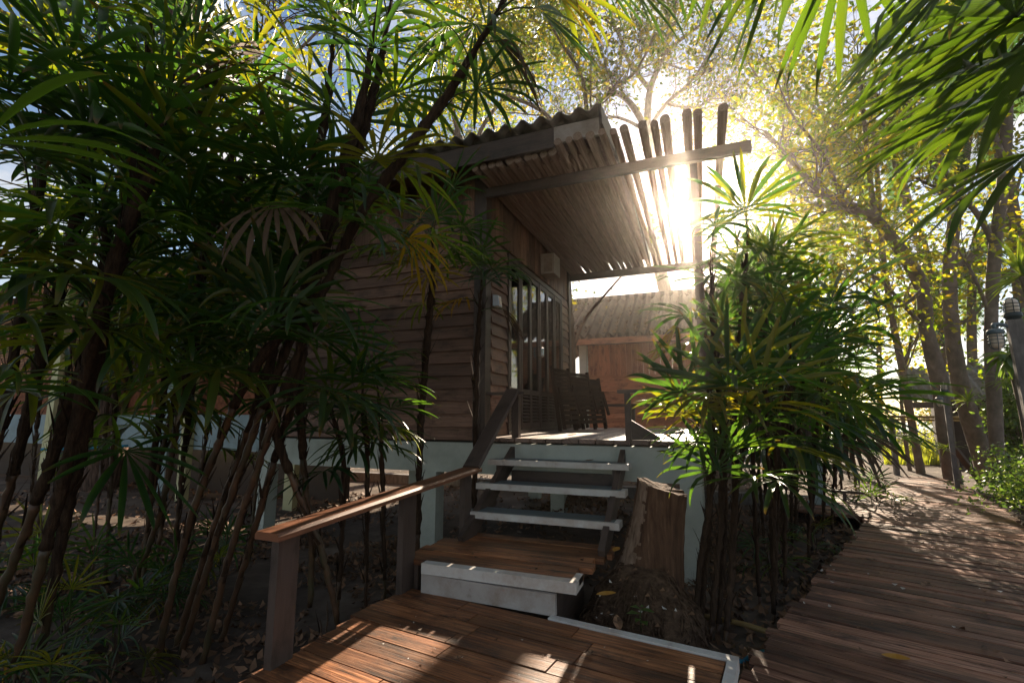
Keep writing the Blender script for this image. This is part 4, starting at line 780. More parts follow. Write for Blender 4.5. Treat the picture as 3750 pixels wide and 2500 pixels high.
H_ = [up(1.35, 7.4, 2.5, (.3, -.1)), up(1.1, 7.7, 2.9, (.2, .1)), up(1.5, 7.7, 2.1, (.35, 0)), up(.8, 7.5, 3.0, (.1, 0)), up(1.0, 7.2, 2.4, (.3, -.2))]
palm('lady_palm', 'lady palm at the bend of the boardwalk with drooping blue green fronds', [(a, .012) for a in H_], low=.6, nf=9, size=1.25, pet=(.3, .6), seed=41, yellow=.01, top=.62, dead=.01, fib=.04)
I_ = [up(1.0, 9.6, 2.9, (.2, 0)), up(1.7, 9.9, 2.5, (.3, 0)), up(2.1, 10.2, 2.2, (.2, -.1)), up(.3, 9.4, 3.1, (.1, 0)), up(1.2, 10.4, 2.9, (0, 0))]
palm('lady_palm', 'far lady palm behind the side branch of the boardwalk', [(a, .012) for a in I_], low=0.5, nf=15, size=1.15, seed=44, yellow=.01, top=.6, fib=.04)
J_ = [up(2.5, 11.6, 2.1, (.1, 0)), up(2.9, 12.3, 1.9, (.1, 0)), up(2.1, 12.0, 2.3, (.1, 0)), up(1.3, 12.6, 2.6, (.1, 0))]
palm('lady_palm', 'farthest lady palm, dark, left of the thin trees', [(a, .016) for a in J_], nf=13, size=1.1, seed=47, yellow=.01, top=.6, fib=.04)
K_ = [up(.7, 6.2, 3.3, (-.05, 0)), up(.85, 7.0, 3.5, (0, 0)), up(.8, 8.2, 3.4, (.1, 0)), up(.95, 8.4, 3.2, (.1, 0))]
palm('lady_palm', 'tall thin lady palm rising beside the end of the pergola', [(a, .018) for a in K_], nf=7, size=1.0, seed=50, yellow=.01, top=.45, fib=.04)
# foreground palm whose fronds hang into the upper right corner
for k in range(4): BL[('fan', k, 0)] = blade_mesh('frond', M['fanleaf'], 90 + k, 13, .72, .062, 1.7, R(-20 - 12 * k), .28, True)
def fan_palm():
    t = thing('fan_palm', 'large fan palm hanging long pointed fronds into the upper right foreground', 'palm', (2.0, 1.4, GZ), 'fan palms')
    P = spline([(2.0, 1.4, GZ), (1.95, 1.5, 1.0), (1.8, 1.75, 2.3), (1.7, 1.95, 3.1)], 8); b = MB(); b.tube(P, [.05 - .0006 * k for k in range(len(P))], 10, 0)
    for (hx, hy, d, k, az, sc, roll) in ((3720, 60, 1.75, 1, R(188), 1.0, .1), (3790, 330, 1.9, 0, R(182), 1.0, -.2), (3560, -160, 1.7, 2, R(195), 1.0, .35), (3770, 560, 1.8, 2, R(205), .85, .0), (3690, 20, 2.1, 3, R(170), .95, -.1), (3830, 150, 1.55, 3, R(225), .9, .2), (3640, -240, 2.2, 1, R(165), .9, 0), (3560, 40, 2.3, 1, R(200), 1.05, .15), (3700, 200, 2.0, 1, R(215), 1.0, -.3), (3470, -60, 2.0, 2, R(205), 1.0, .2), (3660, 380, 2.2, 0, R(200), .9, .3), (3600, 150, 2.6, 2, R(235), 1.1, -.1), (3780, 60, 2.4, 0, R(190), 1.1, .25)):
        hub = at(hx, hy, d); p = P[-3]; o = place_blade(t, 'fan', k, 0, hub, az, sc, roll); m = p.lerp(hub, .5) + V(0, 0, .1); b.tube(spline([p, m, hub], 4), .009, 6, 2, caps=False)
    b.build('stem', [M['cane'], M['fibre'], M['petiole']], t)
fan_palm()
def fan_palm_above():
    t = thing('fan_palm', 'fan palm above the camera with a few pointed leaf tips at the top edge', 'palm', (.9, .9, GZ), 'fan palms')
    P = spline([(.9, .9, GZ), (.88, 1.0, 1.2), (.75, 1.4, 2.6), (.7, 1.7, 3.5)], 8); b = MB(); b.tube(P, .045, 10, 0)
    for (hx, hy, d, k, az, sc, roll) in ((2930, -330, 2.0, 3, R(175), .95, .1), (3120, -250, 2.0, 3, R(120), .9, -.2), (2750, -420, 2.2, 3, R(150), .9, 0)):
        hub = at(hx, hy, d); p = P[-3]; place_blade(t, 'fan', k, 0, hub, az, sc, roll); b.tube(spline([p, p.lerp(hub, .5) + V(0, 0, .1), hub], 4), .009, 6, 2, caps=False)
    b.build('stem', [M['cane'], M['fibre'], M['petiole']], t)
fan_palm_above()
# seedlings on the ground
SEED = [(at(500, 1990, 3.6), .55, 'spreading palm seedling with arching leaves on the leaf litter at left', 5), (at(620, 1960, 4.1), .5, 'pale green palm seedling catching light behind the left canes', 4), (at(150, 2480, 2.35), .42, 'small palm seedling low in the bottom left corner', 3), (at(350, 1880, 4.4), .5, 'palm seedling with upright leaves before the tree trunk foot', 4), (at(1290, 2110, 3.3), .42, 'upright palm seedling right beside the handrail middle', 3), (at(1170, 2190, 3.05), .4, 'palm seedling with narrow leaves under the handrail', 3), (at(1190, 2010, 3.5), .5, 'palm seedling with long leaves behind the sunlit rail', 4),
        (at(2975, 2020, 5.4), .42, 'bright palm seedling at the left edge of the right boardwalk', 3), (at(250, 2110, 3.2), .5, 'dark palm seedling among the leaves at far left', 4), (at(60, 2250, 2.6), .5, 'palm seedling with broad leaves at the left picture edge', 4), (at(820, 1930, 4.6), .6, 'tall palm seedling in front of the raised cabin void', 5), (at(140, 1960, 4.2), .6, 'shaggy palm seedling at the foot of the blue white column', 5), (at(3200, 1830, 7.6), .6, 'low arching palm seedling overhanging the boardwalk bend', 5), (at(420, 2260, 2.9), .4, 'flat dim palm seedling in deep shade near the canes', 3), (at(2800, 2060, 4.6), .5, 'thin palm seedling under the right hedge', 3)]
for i, (p, s, lab, n) in enumerate(SEED):
    p = Vector(p); p.z = GZ if 'boardwalk' not in lab else GZ; st = [([V(p.x + .04 * k, p.y - .03 * k, GZ - .02), V(p.x + .05 * k, p.y, GZ + .12 * s), V(p.x + .06 * k - .03, p.y + .02, GZ + (.3 + .25 * k) * s)], .005) for k in range(2)]
    palm('palm_seedling', lab, st, nf=n, size=s, seed=60 + i, group='palm seedlings', top=.7, dead=0, yellow=.02, fib=.9, pet=(.3, .6), cat='seedling')
# ---------------------------------------------------------------- trees
def corridor(P):
    """rows of points the low sun shines past on its way to the veranda and rail (a natural opening in the canopy)"""
    u = P[:, 0] - P[:, 1] * math.tan(SUN_AZ); w = P[:, 2] - P[:, 1] * math.tan(SUN_EL)
    return ((u > -2.25) & (u < .5) & (w > -2.3) & (w < .35)) | ((u > -.28) & (u < .16) & (w > .3) & (w < 1.7))
def leaves(rg, cl, n, size, spread, hang=.5, keep=.03, aspect=.5):
    """cl: cluster points; returns vertex array of folded leaves"""
    nr = np.random.RandomState(rg.randrange(1 << 30)); cl = np.array(cl); k = nr.randint(0, len(cl), n)
    P = cl[k] + nr.normal(0, spread, (n, 3)) * [1, 1, .7]
    bad = corridor(P) & (nr.rand(n) > keep); P = P[~bad]; P = P[P[:, 2] > GZ + .3]; n = len(P)
    D = nr.normal(0, 1, (n, 3)); D[:, 2] = D[:, 2] * .6 - hang; D /= np.linalg.norm(D, axis=1)[:, None]
    Q = nr.normal(0, 1, (n, 3)); Wd = np.cross(D, Q); Wd /= np.linalg.norm(Wd, axis=1)[:, None]; Nn = np.cross(D, Wd)
    s = size * nr.uniform(.6, 1.3, (n, 1)); a = P; t = P + D * s; l = P + D * s * .45 + Wd * s * aspect * .5 + Nn * s * .1; r = P + D * s * .45 - Wd * s * aspect * .5 + Nn * s * .1
    return np.stack([a, l, t, r], 1).reshape(-1, 3)
def leafmesh(name, Vt, mat, parent):
    off = WLOC[parent.name]; Vt = Vt - np.array(off); n = len(Vt) // 4; me = bpy.data.meshes.new(name)
    me.vertices.add(len(Vt)); me.vertices.foreach_set('co', Vt.astype(np.float32).ravel()); me.loops.add(n * 4); me.loops.foreach_set('vertex_index', np.arange(n * 4, dtype=np.int32))
    me.polygons.add(n); me.polygons.foreach_set('loop_start', np.arange(0, n * 4, 4, dtype=np.int32)); me.polygons.foreach_set('loop_total', np.full(n, 4, dtype=np.int32)); me.update(calc_edges=True); me.materials.append(mat)
    o = bpy.data.objects.new(name, me); C.objects.link(o); o.parent = parent; return o
def tree(label, trunk, limbs, mat, bark, seed, n, leaf=.11, spread=.3, depth=2, twig=.9, kids=3, name='broadleaf_tree', cat='tree', group='trees around the cabins', droop=0.0, extra=(), bare=.0):
    """trunk and limbs: (points, r0, r1); side branches are grown from the limbs, leaves sit on the twigs"""
    rg = random.Random(seed); b0 = Vector(trunk[0][0][0]); t = thing(name, label, cat, (b0.x, b0.y, GZ), group); b = MB(); tips = list(extra)
    def taper(P, r0, r1): return [r0 + (r1 - r0) * k / (len(P) - 1) for k in range(len(P))]
    def grow(p, d, l, r, dep):
        pts = [p]; m = 5 if dep else 4
        for k in range(m):
            d = (d + V(rg.gauss(0, .25), rg.gauss(0, .25), rg.gauss(0, .2) + .05 - droop * .2)).normalized(); pts.append(pts[-1] + d * l / m)
        if dep < 2 and corridor(np.array([tuple(q) for q in pts])).any(): return
        b.tube(pts, taper(pts, r, r * .35), 6 if dep else 4, caps=False)
        if dep:
            for k in range(kids):
                i = rg.randint(1, m); q = pts[i]; a = rg.uniform(.4, 1.2); ax = V(rg.gauss(0, 1), rg.gauss(0, 1), rg.gauss(0, .6)).normalized()
                grow(q, (d * math.cos(a) + ax * math.sin(a)).normalized(), l * rg.uniform(.5, .8), r * .5, dep - 1)
        if rg.random() > bare: tips.extend([tuple(pts[-1]), tuple(pts[-2]), tuple((pts[-1] + pts[-2]) / 2)])
    for P, r0, r1 in trunk:
        P = spline(P, 6); rs = taper(P, r0, r1); rs = [r * (1 + .12 * nz(p.x * 3, p.y * 3, p.z * 1.5)) for p, r in zip(P, rs)]; b.tube(P, rs, 12)
    for P, r0, r1 in limbs:
        P = spline(P, 5); b.tube(P, taper(P, r0, r1), 8, caps=False); m = len(P)
        for i in range(1 + m // 4, m):
            for q in range(2 if i < m - 1 else 3):
                d = (P[i] - P[i - 1]).normalized(); ax = V(rg.gauss(0, 1), rg.gauss(0, 1), rg.gauss(.1, .7)).normalized(); a = rg.uniform(.5, 1.2)
                if rg.random() < .62: grow(P[i], (d * math.cos(a) + ax * math.sin(a)).normalized(), twig * rg.uniform(.6, 1.3), max(.008, (r0 + (r1 - r0) * i / m) * .4), depth - 1)
    b.build('trunk', M[bark], t)
    if n and tips: leafmesh('crown', leaves(rg, tips, n, leaf, spread), M[mat], t)
    return t
Z = lambda d, *p: [at(x, y, d) for x, y in p]
# right hand trees beside the walk
t2 = Z(10.2, (3495, 1790), (3465, 1610), (3440, 1400), (3394, 1212), (3378, 1059), (3310, 930))
tree('grey leaning tree by the far lamp post, its long limb bending left toward the sun', [(t2, .16, .125)],
     [(Z(10.2, (3310, 930), (3205, 804), (3090, 745), (3000, 700), (2900, 590), (2800, 480)), .125, .035), (Z(10.2, (3378, 1059), (3250, 840), (3160, 790), (3050, 770), (2950, 800)), .06, .015), (Z(10.2, (3394, 1212), (3330, 1140), (3200, 1010), (3050, 990), (2960, 1010)), .05, .012), (Z(10.2, (3205, 804), (3180, 600), (3160, 400), (3140, 200)), .06, .02), (Z(9.6, (3378, 1059), (3300, 1120), (3180, 1110), (3080, 1150)), .04, .012), (Z(10.5, (3090, 745), (3010, 560), (2900, 420), (2830, 250)), .05, .015)],
     'treeleaf', 'palebark', 101, 2700, .15, .2, depth=3, twig=.95)
t1 = Z(11.5, (3620, 1745), (3545, 1506), (3511, 1378), (3485, 1200), (3478, 1000), (3495, 800))
tree('stout pale trunked tree carrying a fern, right of the leaning tree', [(t1, .2, .12)],
     [(Z(11.5, (3495, 800), (3450, 620), (3360, 480), (3250, 380), (3120, 290)), .13, .03), (Z(11.5, (3495, 800), (3540, 560), (3560, 300), (3500, 60)), .11, .03), (Z(11.5, (3478, 1000), (3600, 900), (3700, 760), (3760, 560)), .08, .02), (Z(11.5, (3485, 1200), (3570, 1150), (3640, 1050), (3720, 960)), .05, .015), (Z(11.0, (3360, 480), (3240, 520), (3140, 560), (3050, 540)), .05, .015)],
     'treeleaf', 'palebark', 102, 4200, .15, .22, depth=3, twig=1.0)
t4 = Z(8.6, (3660, 1790), (3640, 1450), (3630, 1180), (3645, 900), (3680, 600), (3690, 300))
tree('tree rising straight behind the near lamp post at the right edge', [(t4, .11, .08)],
     [(Z(8.6, (3645, 900), (3560, 760), (3450, 700), (3330, 640)), .06, .015), (Z(8.6, (3680, 600), (3600, 420), (3480, 330), (3380, 240)), .06, .015), (Z(8.6, (3640, 1180), (3560, 1000), (3500, 900)), .04, .012), (Z(8.6, (3690, 300), (3600, 100), (3500, -100)), .06, .02)],
     'treeleaf', 'palebark', 103, 2200, .13, .2, depth=3, twig=.9)
t5 = Z(12.6, (3375, 1745), (3330, 1500), (3300, 1330), (3265, 1150), (3230, 900), (3210, 600), (3190, 300))
tree('thin straight tree at the far end of the boardwalk', [(t5, .10, .05)], [(Z(12.6, (3265, 1150), (3180, 1050), (3080, 1000), (2960, 930)), .04, .012), (Z(12.6, (3210, 600), (3100, 480), (2980, 420), (2860, 330)), .05, .012), (Z(12.6, (3300, 1330), (3360, 1230), (3400, 1100)), .03, .01), (Z(12.6, (3230, 900), (3130, 870), (3040, 850)), .03, .01)], 'treeleaf', 'palebark', 104, 3800, .15, .25, depth=3, twig=1.1)
t6 = Z(13.2, (3335, 1740), (3310, 1560), (3300, 1400), (3330, 1280), (3350, 1120))
tree('slim forked sapling beside the thin tree', [(t6, .055, .03)], [(Z(13.2, (3300, 1400), (3340, 1300), (3380, 1180)), .03, .012), (Z(13.2, (3350, 1120), (3300, 1000), (3280, 850)), .03, .01)], 'treeleaf', 'palebark', 105, 1000, .17, .35, depth=2, twig=.8)
t7 = Z(17, (2960, 1660), (2950, 1300), (2930, 1000), (2900, 700), (2860, 400))
tree('yellow leaved tree rising behind the palm hedge', [(t7, .13, .06)], [(Z(17, (2930, 1000), (2850, 850), (2780, 700), (2700, 560)), .06, .02), (Z(17, (2900, 700), (3000, 560), (3090, 420)), .06, .02), (Z(17, (2950, 1300), (3040, 1180), (3130, 1080)), .05, .015), (Z(17, (2860, 400), (2760, 260), (2680, 120)), .05, .015), (Z(17, (2950, 1200), (2860, 1110), (2790, 1000)), .05, .015), (Z(17, (2860, 400), (2900, 200), (2980, 20)), .05, .015)], 'treeleaf', 'palebark', 106, 3200, .20, .3, depth=3, twig=1.5)
t8 = Z(19, (3220, 1640), (3220, 1300), (3200, 1000), (3160, 800))
tree('low bushy yellow tree near the sunny gap beyond the walk', [(t8, .11, .06)], [(Z(19, (3220, 1300), (3120, 1240), (3030, 1200)), .05, .02), (Z(19, (3200, 1000), (3290, 900), (3370, 850)), .05, .02), (Z(19, (3160, 800), (3080, 680), (3000, 600)), .05, .02), (Z(19, (3220, 1350), (3300, 1270), (3370, 1240)), .04, .015)], 'treeleaf', 'palebark', 107, 3800, .2, .3, depth=3, twig=1.3)
# trees behind the cabin
t9 = [V(-2.75, 10.6, GZ), at(2095, 1480, 10.6), at(2092, 1250, 10.6), at(2078, 1000, 10.6), at(2085, 800, 10.6), at(2100, 560, 10.6)]
tree('slender tree in the gap between the two cabins, its crown tangled above the roof', [(t9, .10, .06)],
     [(Z(10.6, (2092, 1290), (2150, 1160), (2215, 1080), (2300, 980), (2380, 860)), .04, .012), (Z(10.6, (2100, 560), (2150, 430), (2230, 340), (2330, 260), (2400, 120)), .07, .02), (Z(10.6, (2100, 560), (2000, 420), (1880, 360), (1760, 330)), .06, .02), (Z(10.6, (2150, 430), (2130, 280), (2050, 150), (1980, 20)), .05, .015)], 'darkleaf', 'palebark', 108, 4200, .12, .24, depth=3, twig=.9, bare=.25)
t10 = [V(.3, 21.5, GZ), at(2420, 1000, 20), at(2400, 700, 20), at(2370, 480, 20)]
tree('big contorted tree behind the pergola with many brown limbs', [(t10, .3, .2)],
     [(Z(20, (2370, 480), (2310, 380), (2240, 330), (2170, 300), (2080, 330)), .15, .03), (Z(20, (2370, 480), (2380, 330), (2430, 200), (2470, 60), (2480, -90)), .16, .04), (Z(20, (2380, 330), (2300, 220), (2250, 100), (2150, 40)), .1, .03), (Z(20, (2430, 200), (2540, 110), (2650, 60), (2760, 40)), .09, .03), (Z(20, (2400, 700), (2500, 560), (2600, 480), (2690, 380)), .09, .03), (Z(20, (2370, 480), (2440, 380), (2530, 300), (2600, 190)), .1, .03), (Z(20, (2440, 380), (2560, 390), (2660, 300), (2720, 200)), .07, .02), (Z(20, (2400, 600), (2480, 480), (2540, 440), (2620, 420)), .06, .02), (Z(20, (2240, 330), (2150, 200), (2020, 160), (1900, 120)), .09, .02), (Z(19, (2370, 480), (2260, 430), (2150, 440), (2040, 400)), .08, .02)],
     'darkleaf', 'bark', 109, 9000, .18, .34, depth=3, twig=1.7, bare=.2)
t11 = [V(-6.5, 16, GZ), at(1700, 1000, 17), at(1690, 700, 17), at(1680, 500, 17)]
tree('yellow green tree showing just above the cabin roof', [(t11, .22, .14)], [(Z(17, (1690, 700), (1760, 480), (1850, 360), (1960, 280)), .1, .03), (Z(17, (1680, 500), (1650, 320), (1700, 150), (1760, 0)), .1, .03), (Z(17, (1680, 500), (1560, 400), (1450, 330)), .08, .02), (Z(17, (1850, 360), (1900, 200), (2000, 90)), .06, .02)], 'treeleaf', 'bark', 110, 8500, .2, .3, depth=3, twig=1.4)
t15 = [V(-11, 19.5, GZ), V(-10.8, 19.4, 4), V(-10.2, 19, 8), V(-9.8, 18.8, 10)]
tree('wide green tree far behind the brick house', [(t15, .25, .15)], [([V(-10.2, 19, 8), V(-8.6, 18.6, 10), V(-7.2, 18.4, 11.2)], .1, .03), ([V(-10.2, 19, 8), V(-12, 18.5, 10), V(-13.5, 18, 11)], .1, .03), ([V(-9.8, 18.8, 10), V(-9.4, 18.5, 12), V(-8.6, 18, 13)], .1, .03), ([V(-9.8, 18.8, 10), V(-11, 18.8, 12), V(-12, 18.6, 12.6)], .09, .03)], 'darkleaf', 'bark', 115, 6500, .2, .45, depth=3, twig=1.7)
t12 = [at(375, 1800, 10.1), at(420, 1400, 10.1), at(480, 1000, 10.1), at(570, 500, 10.1), at(690, 40, 10.1), at(760, -250, 10.1)]; t12[0].z = GZ - .1
tree('big furrowed tree trunk at the left before the brick house', [(t12, .36, .22)], [(Z(10.1, (690, 40), (800, -60), (930, -150)), .15, .05), (Z(10.1, (650, 150), (620, -100), (560, -300)), .12, .05), (Z(10.1, (570, 500), (700, 300), (860, 180), (1000, 100)), .09, .03), (Z(10.1, (690, 40), (560, -80), (420, -140)), .1, .03)], 'treeleaf', 'furrowed', 111, 1600, .16, .3, depth=3, twig=1.2)
t13 = [V(-14, 17, GZ), at(900, 900, 19), at(1000, 500, 19), at(1080, 200, 19)]
tree('thin twiggy tree against the blue sky far behind the cabin', [(t13, .2, .1)], [(Z(19, (1000, 500), (1100, 380), (1230, 300)), .08, .02), (Z(19, (1080, 200), (1020, 50), (950, -80)), .08, .02), (Z(19, (1080, 200), (1200, 80), (1300, 0)), .07, .02)], 'treeleaf', 'bark', 112, 900, .18, .3, depth=3, twig=1.4, bare=.4)
t14 = [V(-6.5, -5.5, GZ), V(-6.2, -5.0, 3), V(-5.6, -4.2, 6)]  # unseen tree added to cut skylight on the near palms and deck
tree('broad unseen tree added behind the camera to dim the skylight', [(t14, .3, .2)], [([V(-5.6, -4.2, 6), V(-4.5, -2.5, 7.5), V(-3, -.8, 8.4), V(-1.5, .5, 8.8)], .15, .03), ([V(-5.6, -4.2, 6), V(-6.5, -2, 7.5), V(-7.2, .2, 8.3), V(-7.5, 1.8, 8.6)], .15, .03), ([V(-5.6, -4.2, 6), V(-3.5, -4.2, 7.8), V(-.5, -3.6, 8.8), V(2.0, -2.5, 9.2)], .15, .03), ([V(-4.5, -2.5, 7.5), V(-5, -.4, 8.6), V(-5.2, 1.2, 9)], .1, .03), ([V(-.5, -3.6, 8.8), V(1.5, -1, 9.2), V(2.5, .5, 9.4)], .08, .02)], 'darkleaf', 'bark', 120, 14000, .3, .7, depth=3, twig=1.9)
# coconut palms in the distance
def coco_mesh(seed, L=3.2):
    rg = random.Random(seed); b = MB(); P = [V(0, 0, 0)]; d = V(.75, 0, .65).normalized()
    for k in range(14): d = (d - V(0, 0, .10 + .012 * k)).normalized(); P.append(P[-1] + d * L / 14)
    b.tube(P, [.03 - .0019 * k for k in range(15)], 5, 0, caps=False)
    for i in range(1, 14):
        for q in range(5):
            for s in (-1, 1):
                p = P[i].lerp(P[min(14, i + 1)], q / 5); ax = (P[min(14, i + 1)] - P[i]).normalized(); l = (.62 * math.sin(math.pi * (.12 + .82 * (i + q / 5) / 15))) * rg.uniform(.85, 1.1)
                e = (V(0, s, 0) * .8 + ax * .55 + V(0, 0, -.15)).normalized(); m = p + e * l * .5; t = p + e * l * .95 - V(0, 0, l * .38); w = ax * .022
                b.face([p - w, m - w, m + w, p + w], [(0, .3)] * 4, 1); b.face([m - w, t, m + w], [(0, .5)] * 3, 1)
    me = bpy.data.meshes.new('frond'); me.from_pydata(b.v, [], b.f); me.uv_layers.new(name='UVMap').data.foreach_set('uv', np.array(b.uv, dtype=np.float32).ravel()); me.materials.append(M['petiole']); me.materials.append(M['palm']); me.polygons.foreach_set('material_index', b.m); return me
CO = [coco_mesh(1), coco_mesh(2)]
def coconut(label, pts, r, seed, n=15):
    rg = random.Random(seed); b0 = Vector(pts[0]); t = thing('coconut_palm', label, 'palm', (b0.x, b0.y, GZ), 'coconut palms'); P = spline(pts, 10); rs = [r * (1.15 - .4 * k / len(P)) * (1 + .05 * (k % 2)) for k in range(len(P))]
    b = MB(); b.tube(P, rs, 10); b.build('trunk', M['palebark'], t)
    for k in range(n):
        o = bpy.data.objects.new('frond', CO[k % 2]); C.objects.link(o); o.parent = t; o.location = P[-1] - WLOC[t.name]; o.rotation_euler = (rg.uniform(-.2, .2), R(-38 + 95 * k / n + rg.uniform(-8, 8)), k * 2.4)
coconut('coconut palm whose ringed trunk shows between the leaning tree and the stout trunk', [at(3500, 1690, 17), at(3440, 1200, 17), at(3372, 885, 17), at(3330, 768, 17), at(3290, 620, 17), at(3270, 520, 17)], .17, 1)
coconut('coconut palm with a thick ringed trunk at the far right edge', [at(3800, 1700, 12), at(3740, 1000, 12), at(3705, 800, 12), at(3660, 480, 12), at(3640, 330, 12)], .17, 2)
coconut('low coconut palm with fronds drooping behind the right trunks', [at(3590, 1690, 16), at(3560, 1300, 16), at(3560, 1000, 16)], .14, 3)
coconut('far coconut palm deep in the yellow trees', [at(3060, 1640, 26), at(3050, 1200, 26), at(3060, 850, 26)], .17, 4, 12)
# ---------------------------------------------------------------- shrubs, ferns, grass
def shrub(label, c, rx, ry, h, n, seed, mat='shrubleaf', leaf=.06, name='shrub', z0=GZ, group=None, cat='shrub'):
    rg = random.Random(seed); c = Vector(c); t = thing(name, label, cat, (c.x, c.y, z0), group); b = MB(); tips = []
    for k in range(26):
        a, q = rg.uniform(0, 6.283), rg.uniform(.1, 1) ** .5; e = V(c.x + rx * q * math.cos(a), c.y + ry * q * math.sin(a), z0 + h * (1 - .55 * q * q) * rg.uniform(.55, 1.05)); s = V(c.x + rx * .3 * q * math.cos(a), c.y + ry * .3 * q * math.sin(a), z0)
        P = spline([s, s.lerp(e, .5) + V(0, 0, .1), e], 4); b.tube(P, .008, 4, caps=False); tips += [tuple(p + V(rg.gauss(0, .08), rg.gauss(0, .08), 0)) for p in P[3:]] * 2
    b.build('stem', M['bark'], t); leafmesh('foliage', leaves(rg, tips, n, leaf, min(rx, h) * .17, .15, 1, .55), M[mat], t); return t
shrub('glossy small leaved shrub on the right side of the boardwalk', (4.4, 8.5, 0), 1.0, 1.0, 1.5, 6000, 1)
shrub('low green shrub spilling toward the boardwalk between the two lamp posts', (4.75, 10.2, 0), .6, .7, 1.3, 2600, 2)
shrub('small shrub near the foot of the near lamp post', (3.6, 6.6, 0), .4, .5, .8, 1300, 3)
shrub('dark climbing shrub wrapped around the right hand trunk', at(3735, 1400, 9.8), .6, .6, 4.2, 5200, 4, 'shrubleaf', .1)
shrub('sunlit shrub at the far end beyond the bamboo rail', at(3390, 1640, 17), 1.0, .8, 1.3, 2200, 5, 'grass', .08)
for i, (px, d, rx, h, lab) in enumerate(((2850, 30, 5, 3.2, 'distant hedge mass behind the red brown cabin'), (2600, 34, 5, 3.5, 'distant dark hedge at the end of the garden'), (3120, 32, 3, 2.6, 'distant hedge left of the bright sea gap'), (3640, 26, 3.5, 3.6, 'distant dark hedge behind the far building'), (2300, 34, 5, 4.0, 'distant hedge seen under the roof line'))):
    shrub(lab, at(px, 1600, d), rx, 1.5, h, 4200, 20 + i, 'darkleaf' if i != 2 else 'treeleaf', .22)
b = MB(); rg = random.Random(2)
for k in range(5200):
    p = at(rg.uniform(3240, 3520), 1700, rg.uniform(14.8, 20)); p.z = GZ; h = rg.uniform(.12, .4); a = rg.uniform(0, 6.28); d = V(math.cos(a) * .3, math.sin(a) * .3, 1) * h; w = V(-math.sin(a), math.cos(a), 0) * .016
    b.face([p - w, p + w, p + d], [(0, 0), (0, 0), (0, 1)], 0)
tag(b.build('sunny_grass', M['grass'], origin=(5, 16, GZ)), kind='stuff')
def rosette(name, label, c, n, L, w, seed, el=(10, 80), mat='strap', droop=.9, stem=None, group=None, cat='plant'):
    rg = random.Random(seed); c = Vector(c); t = thing(name, label, cat, tuple(Vector(stem[0]) if stem else c), group); b = MB()
    for k in range(n):
        a = k * 2.4 + rg.uniform(-.3, .3); e = R(rg.uniform(*el)); d = V(math.cos(a) * math.cos(e), math.sin(a) * math.cos(e), math.sin(e)); l = L * rg.uniform(.7, 1.1); p = c.copy(); s = V(-math.sin(a), math.cos(a), 0); rows = []
        for j in range(7):
            f = j / 6; ww = w * (.5 + 1.2 * f if f < .4 else 1.0 - 1.55 * (f - .4)) ; ww = max(ww, .002); rows.append((p - s * ww + V(0, 0, ww * .35), p.copy(), p + s * ww + V(0, 0, ww * .35))); d = (d - V(0, 0, droop * .16)).normalized(); p = p + d * l / 6
        for j in range(6):
            for q in (0, 1): b.face([rows[j][q], rows[j][q + 1], rows[j + 1][q + 1], rows[j + 1][q]], [(q * .5, j / 6), (q * .5 + .5, j / 6), (q * .5 + .5, j / 6 + .16), (q * .5, j / 6 + .16)], 0, True)
    b.build('leaf', M[mat], t)
    if stem: sb = MB(); sb.tube(spline(stem, 5), .03, 7); sb.build('stem', M['palebark'], t)
    return t
rosette('epiphyte_fern', 'strappy epiphyte fern clinging to the stout pale trunk', at(3545, 1470, 11.0), 26, .55, .022, 1, (-10, 70), droop=1.1, group='epiphytes on the trees')
rosette('epiphyte_fern', 'yellow green epiphyte hanging at the right edge behind the near lamp post', at(3695, 1400, 8.0), 22, .45, .02, 2, (-10, 60), droop=1.2, group='epiphytes on the trees')
rosette('epiphyte_fern', 'small fern low on the leaning tree trunk', at(3470, 1640, 9.9), 18, .35, .018, 3, (-10, 60), droop=1.1, group='epiphytes on the trees')
p = at(3745, 1010, 5.2); rosette('dracaena', 'dracaena with a rosette of striped sword leaves above the near lamp', p, 34, .5, .026, 4, (-25, 80), droop=.6, stem=[V(p.x + .3, p.y + .4, GZ), V(p.x + .25, p.y + .3, 1.2), p])
p = at(3690, 1300, 6.4); rosette('climbing_aroid', 'climber with broad hanging leaves behind the near lamp post', p, 26, .42, .06, 5, (-70, 30), droop=1.0, mat='shrubleaf', stem=[V(p.x + .1, p.y + .1, GZ), V(p.x + .1, p.y + .1, 1.2), p])
# ---------------------------------------------------------------- lamp posts
def cage_lamp(t, c, hang, sc, cap):
    c = Vector(c); b = MB(); s = -1 if hang else 1
    prof = [(.038, 0), (.044, .012), (.046, .05), (.046, .085), (.04, .108), (.026, .122), (.0, .128)]
    b.lathe(c, [(r * sc, s * z * sc) for r, z in prof], 18); g = b.build('lamp_glass', M['lampglass'], t)
    b = MB(); b.lathe(c, [(r * sc, -s * z * sc) for r, z in ((.055, -.004), (.058, .006), (.058, .022), (.05, .034), (.034, .042), (.0, .046))], 18); b.build('lamp_cap', M[cap], t)
    b = MB()
    for z in (.022, .052, .082): b.tube([c + V(math.cos(a) * .052 * sc, math.sin(a) * .052 * sc, s * z * sc) for a in [2 * math.pi * k / 20 for k in range(21)]], .003 * sc, 5, caps=False)
    for k in range(6): a = k * math.pi / 3 + .3; b.tube([c + V(math.cos(a) * r * sc, math.sin(a) * r * sc, s * z * sc) for r, z in ((.052, 0), (.052, .085), (.045, .112), (.026, .13), (.004, .134))], .003 * sc, 5, caps=False)
    b.build('lamp_cage', M[cap], t)
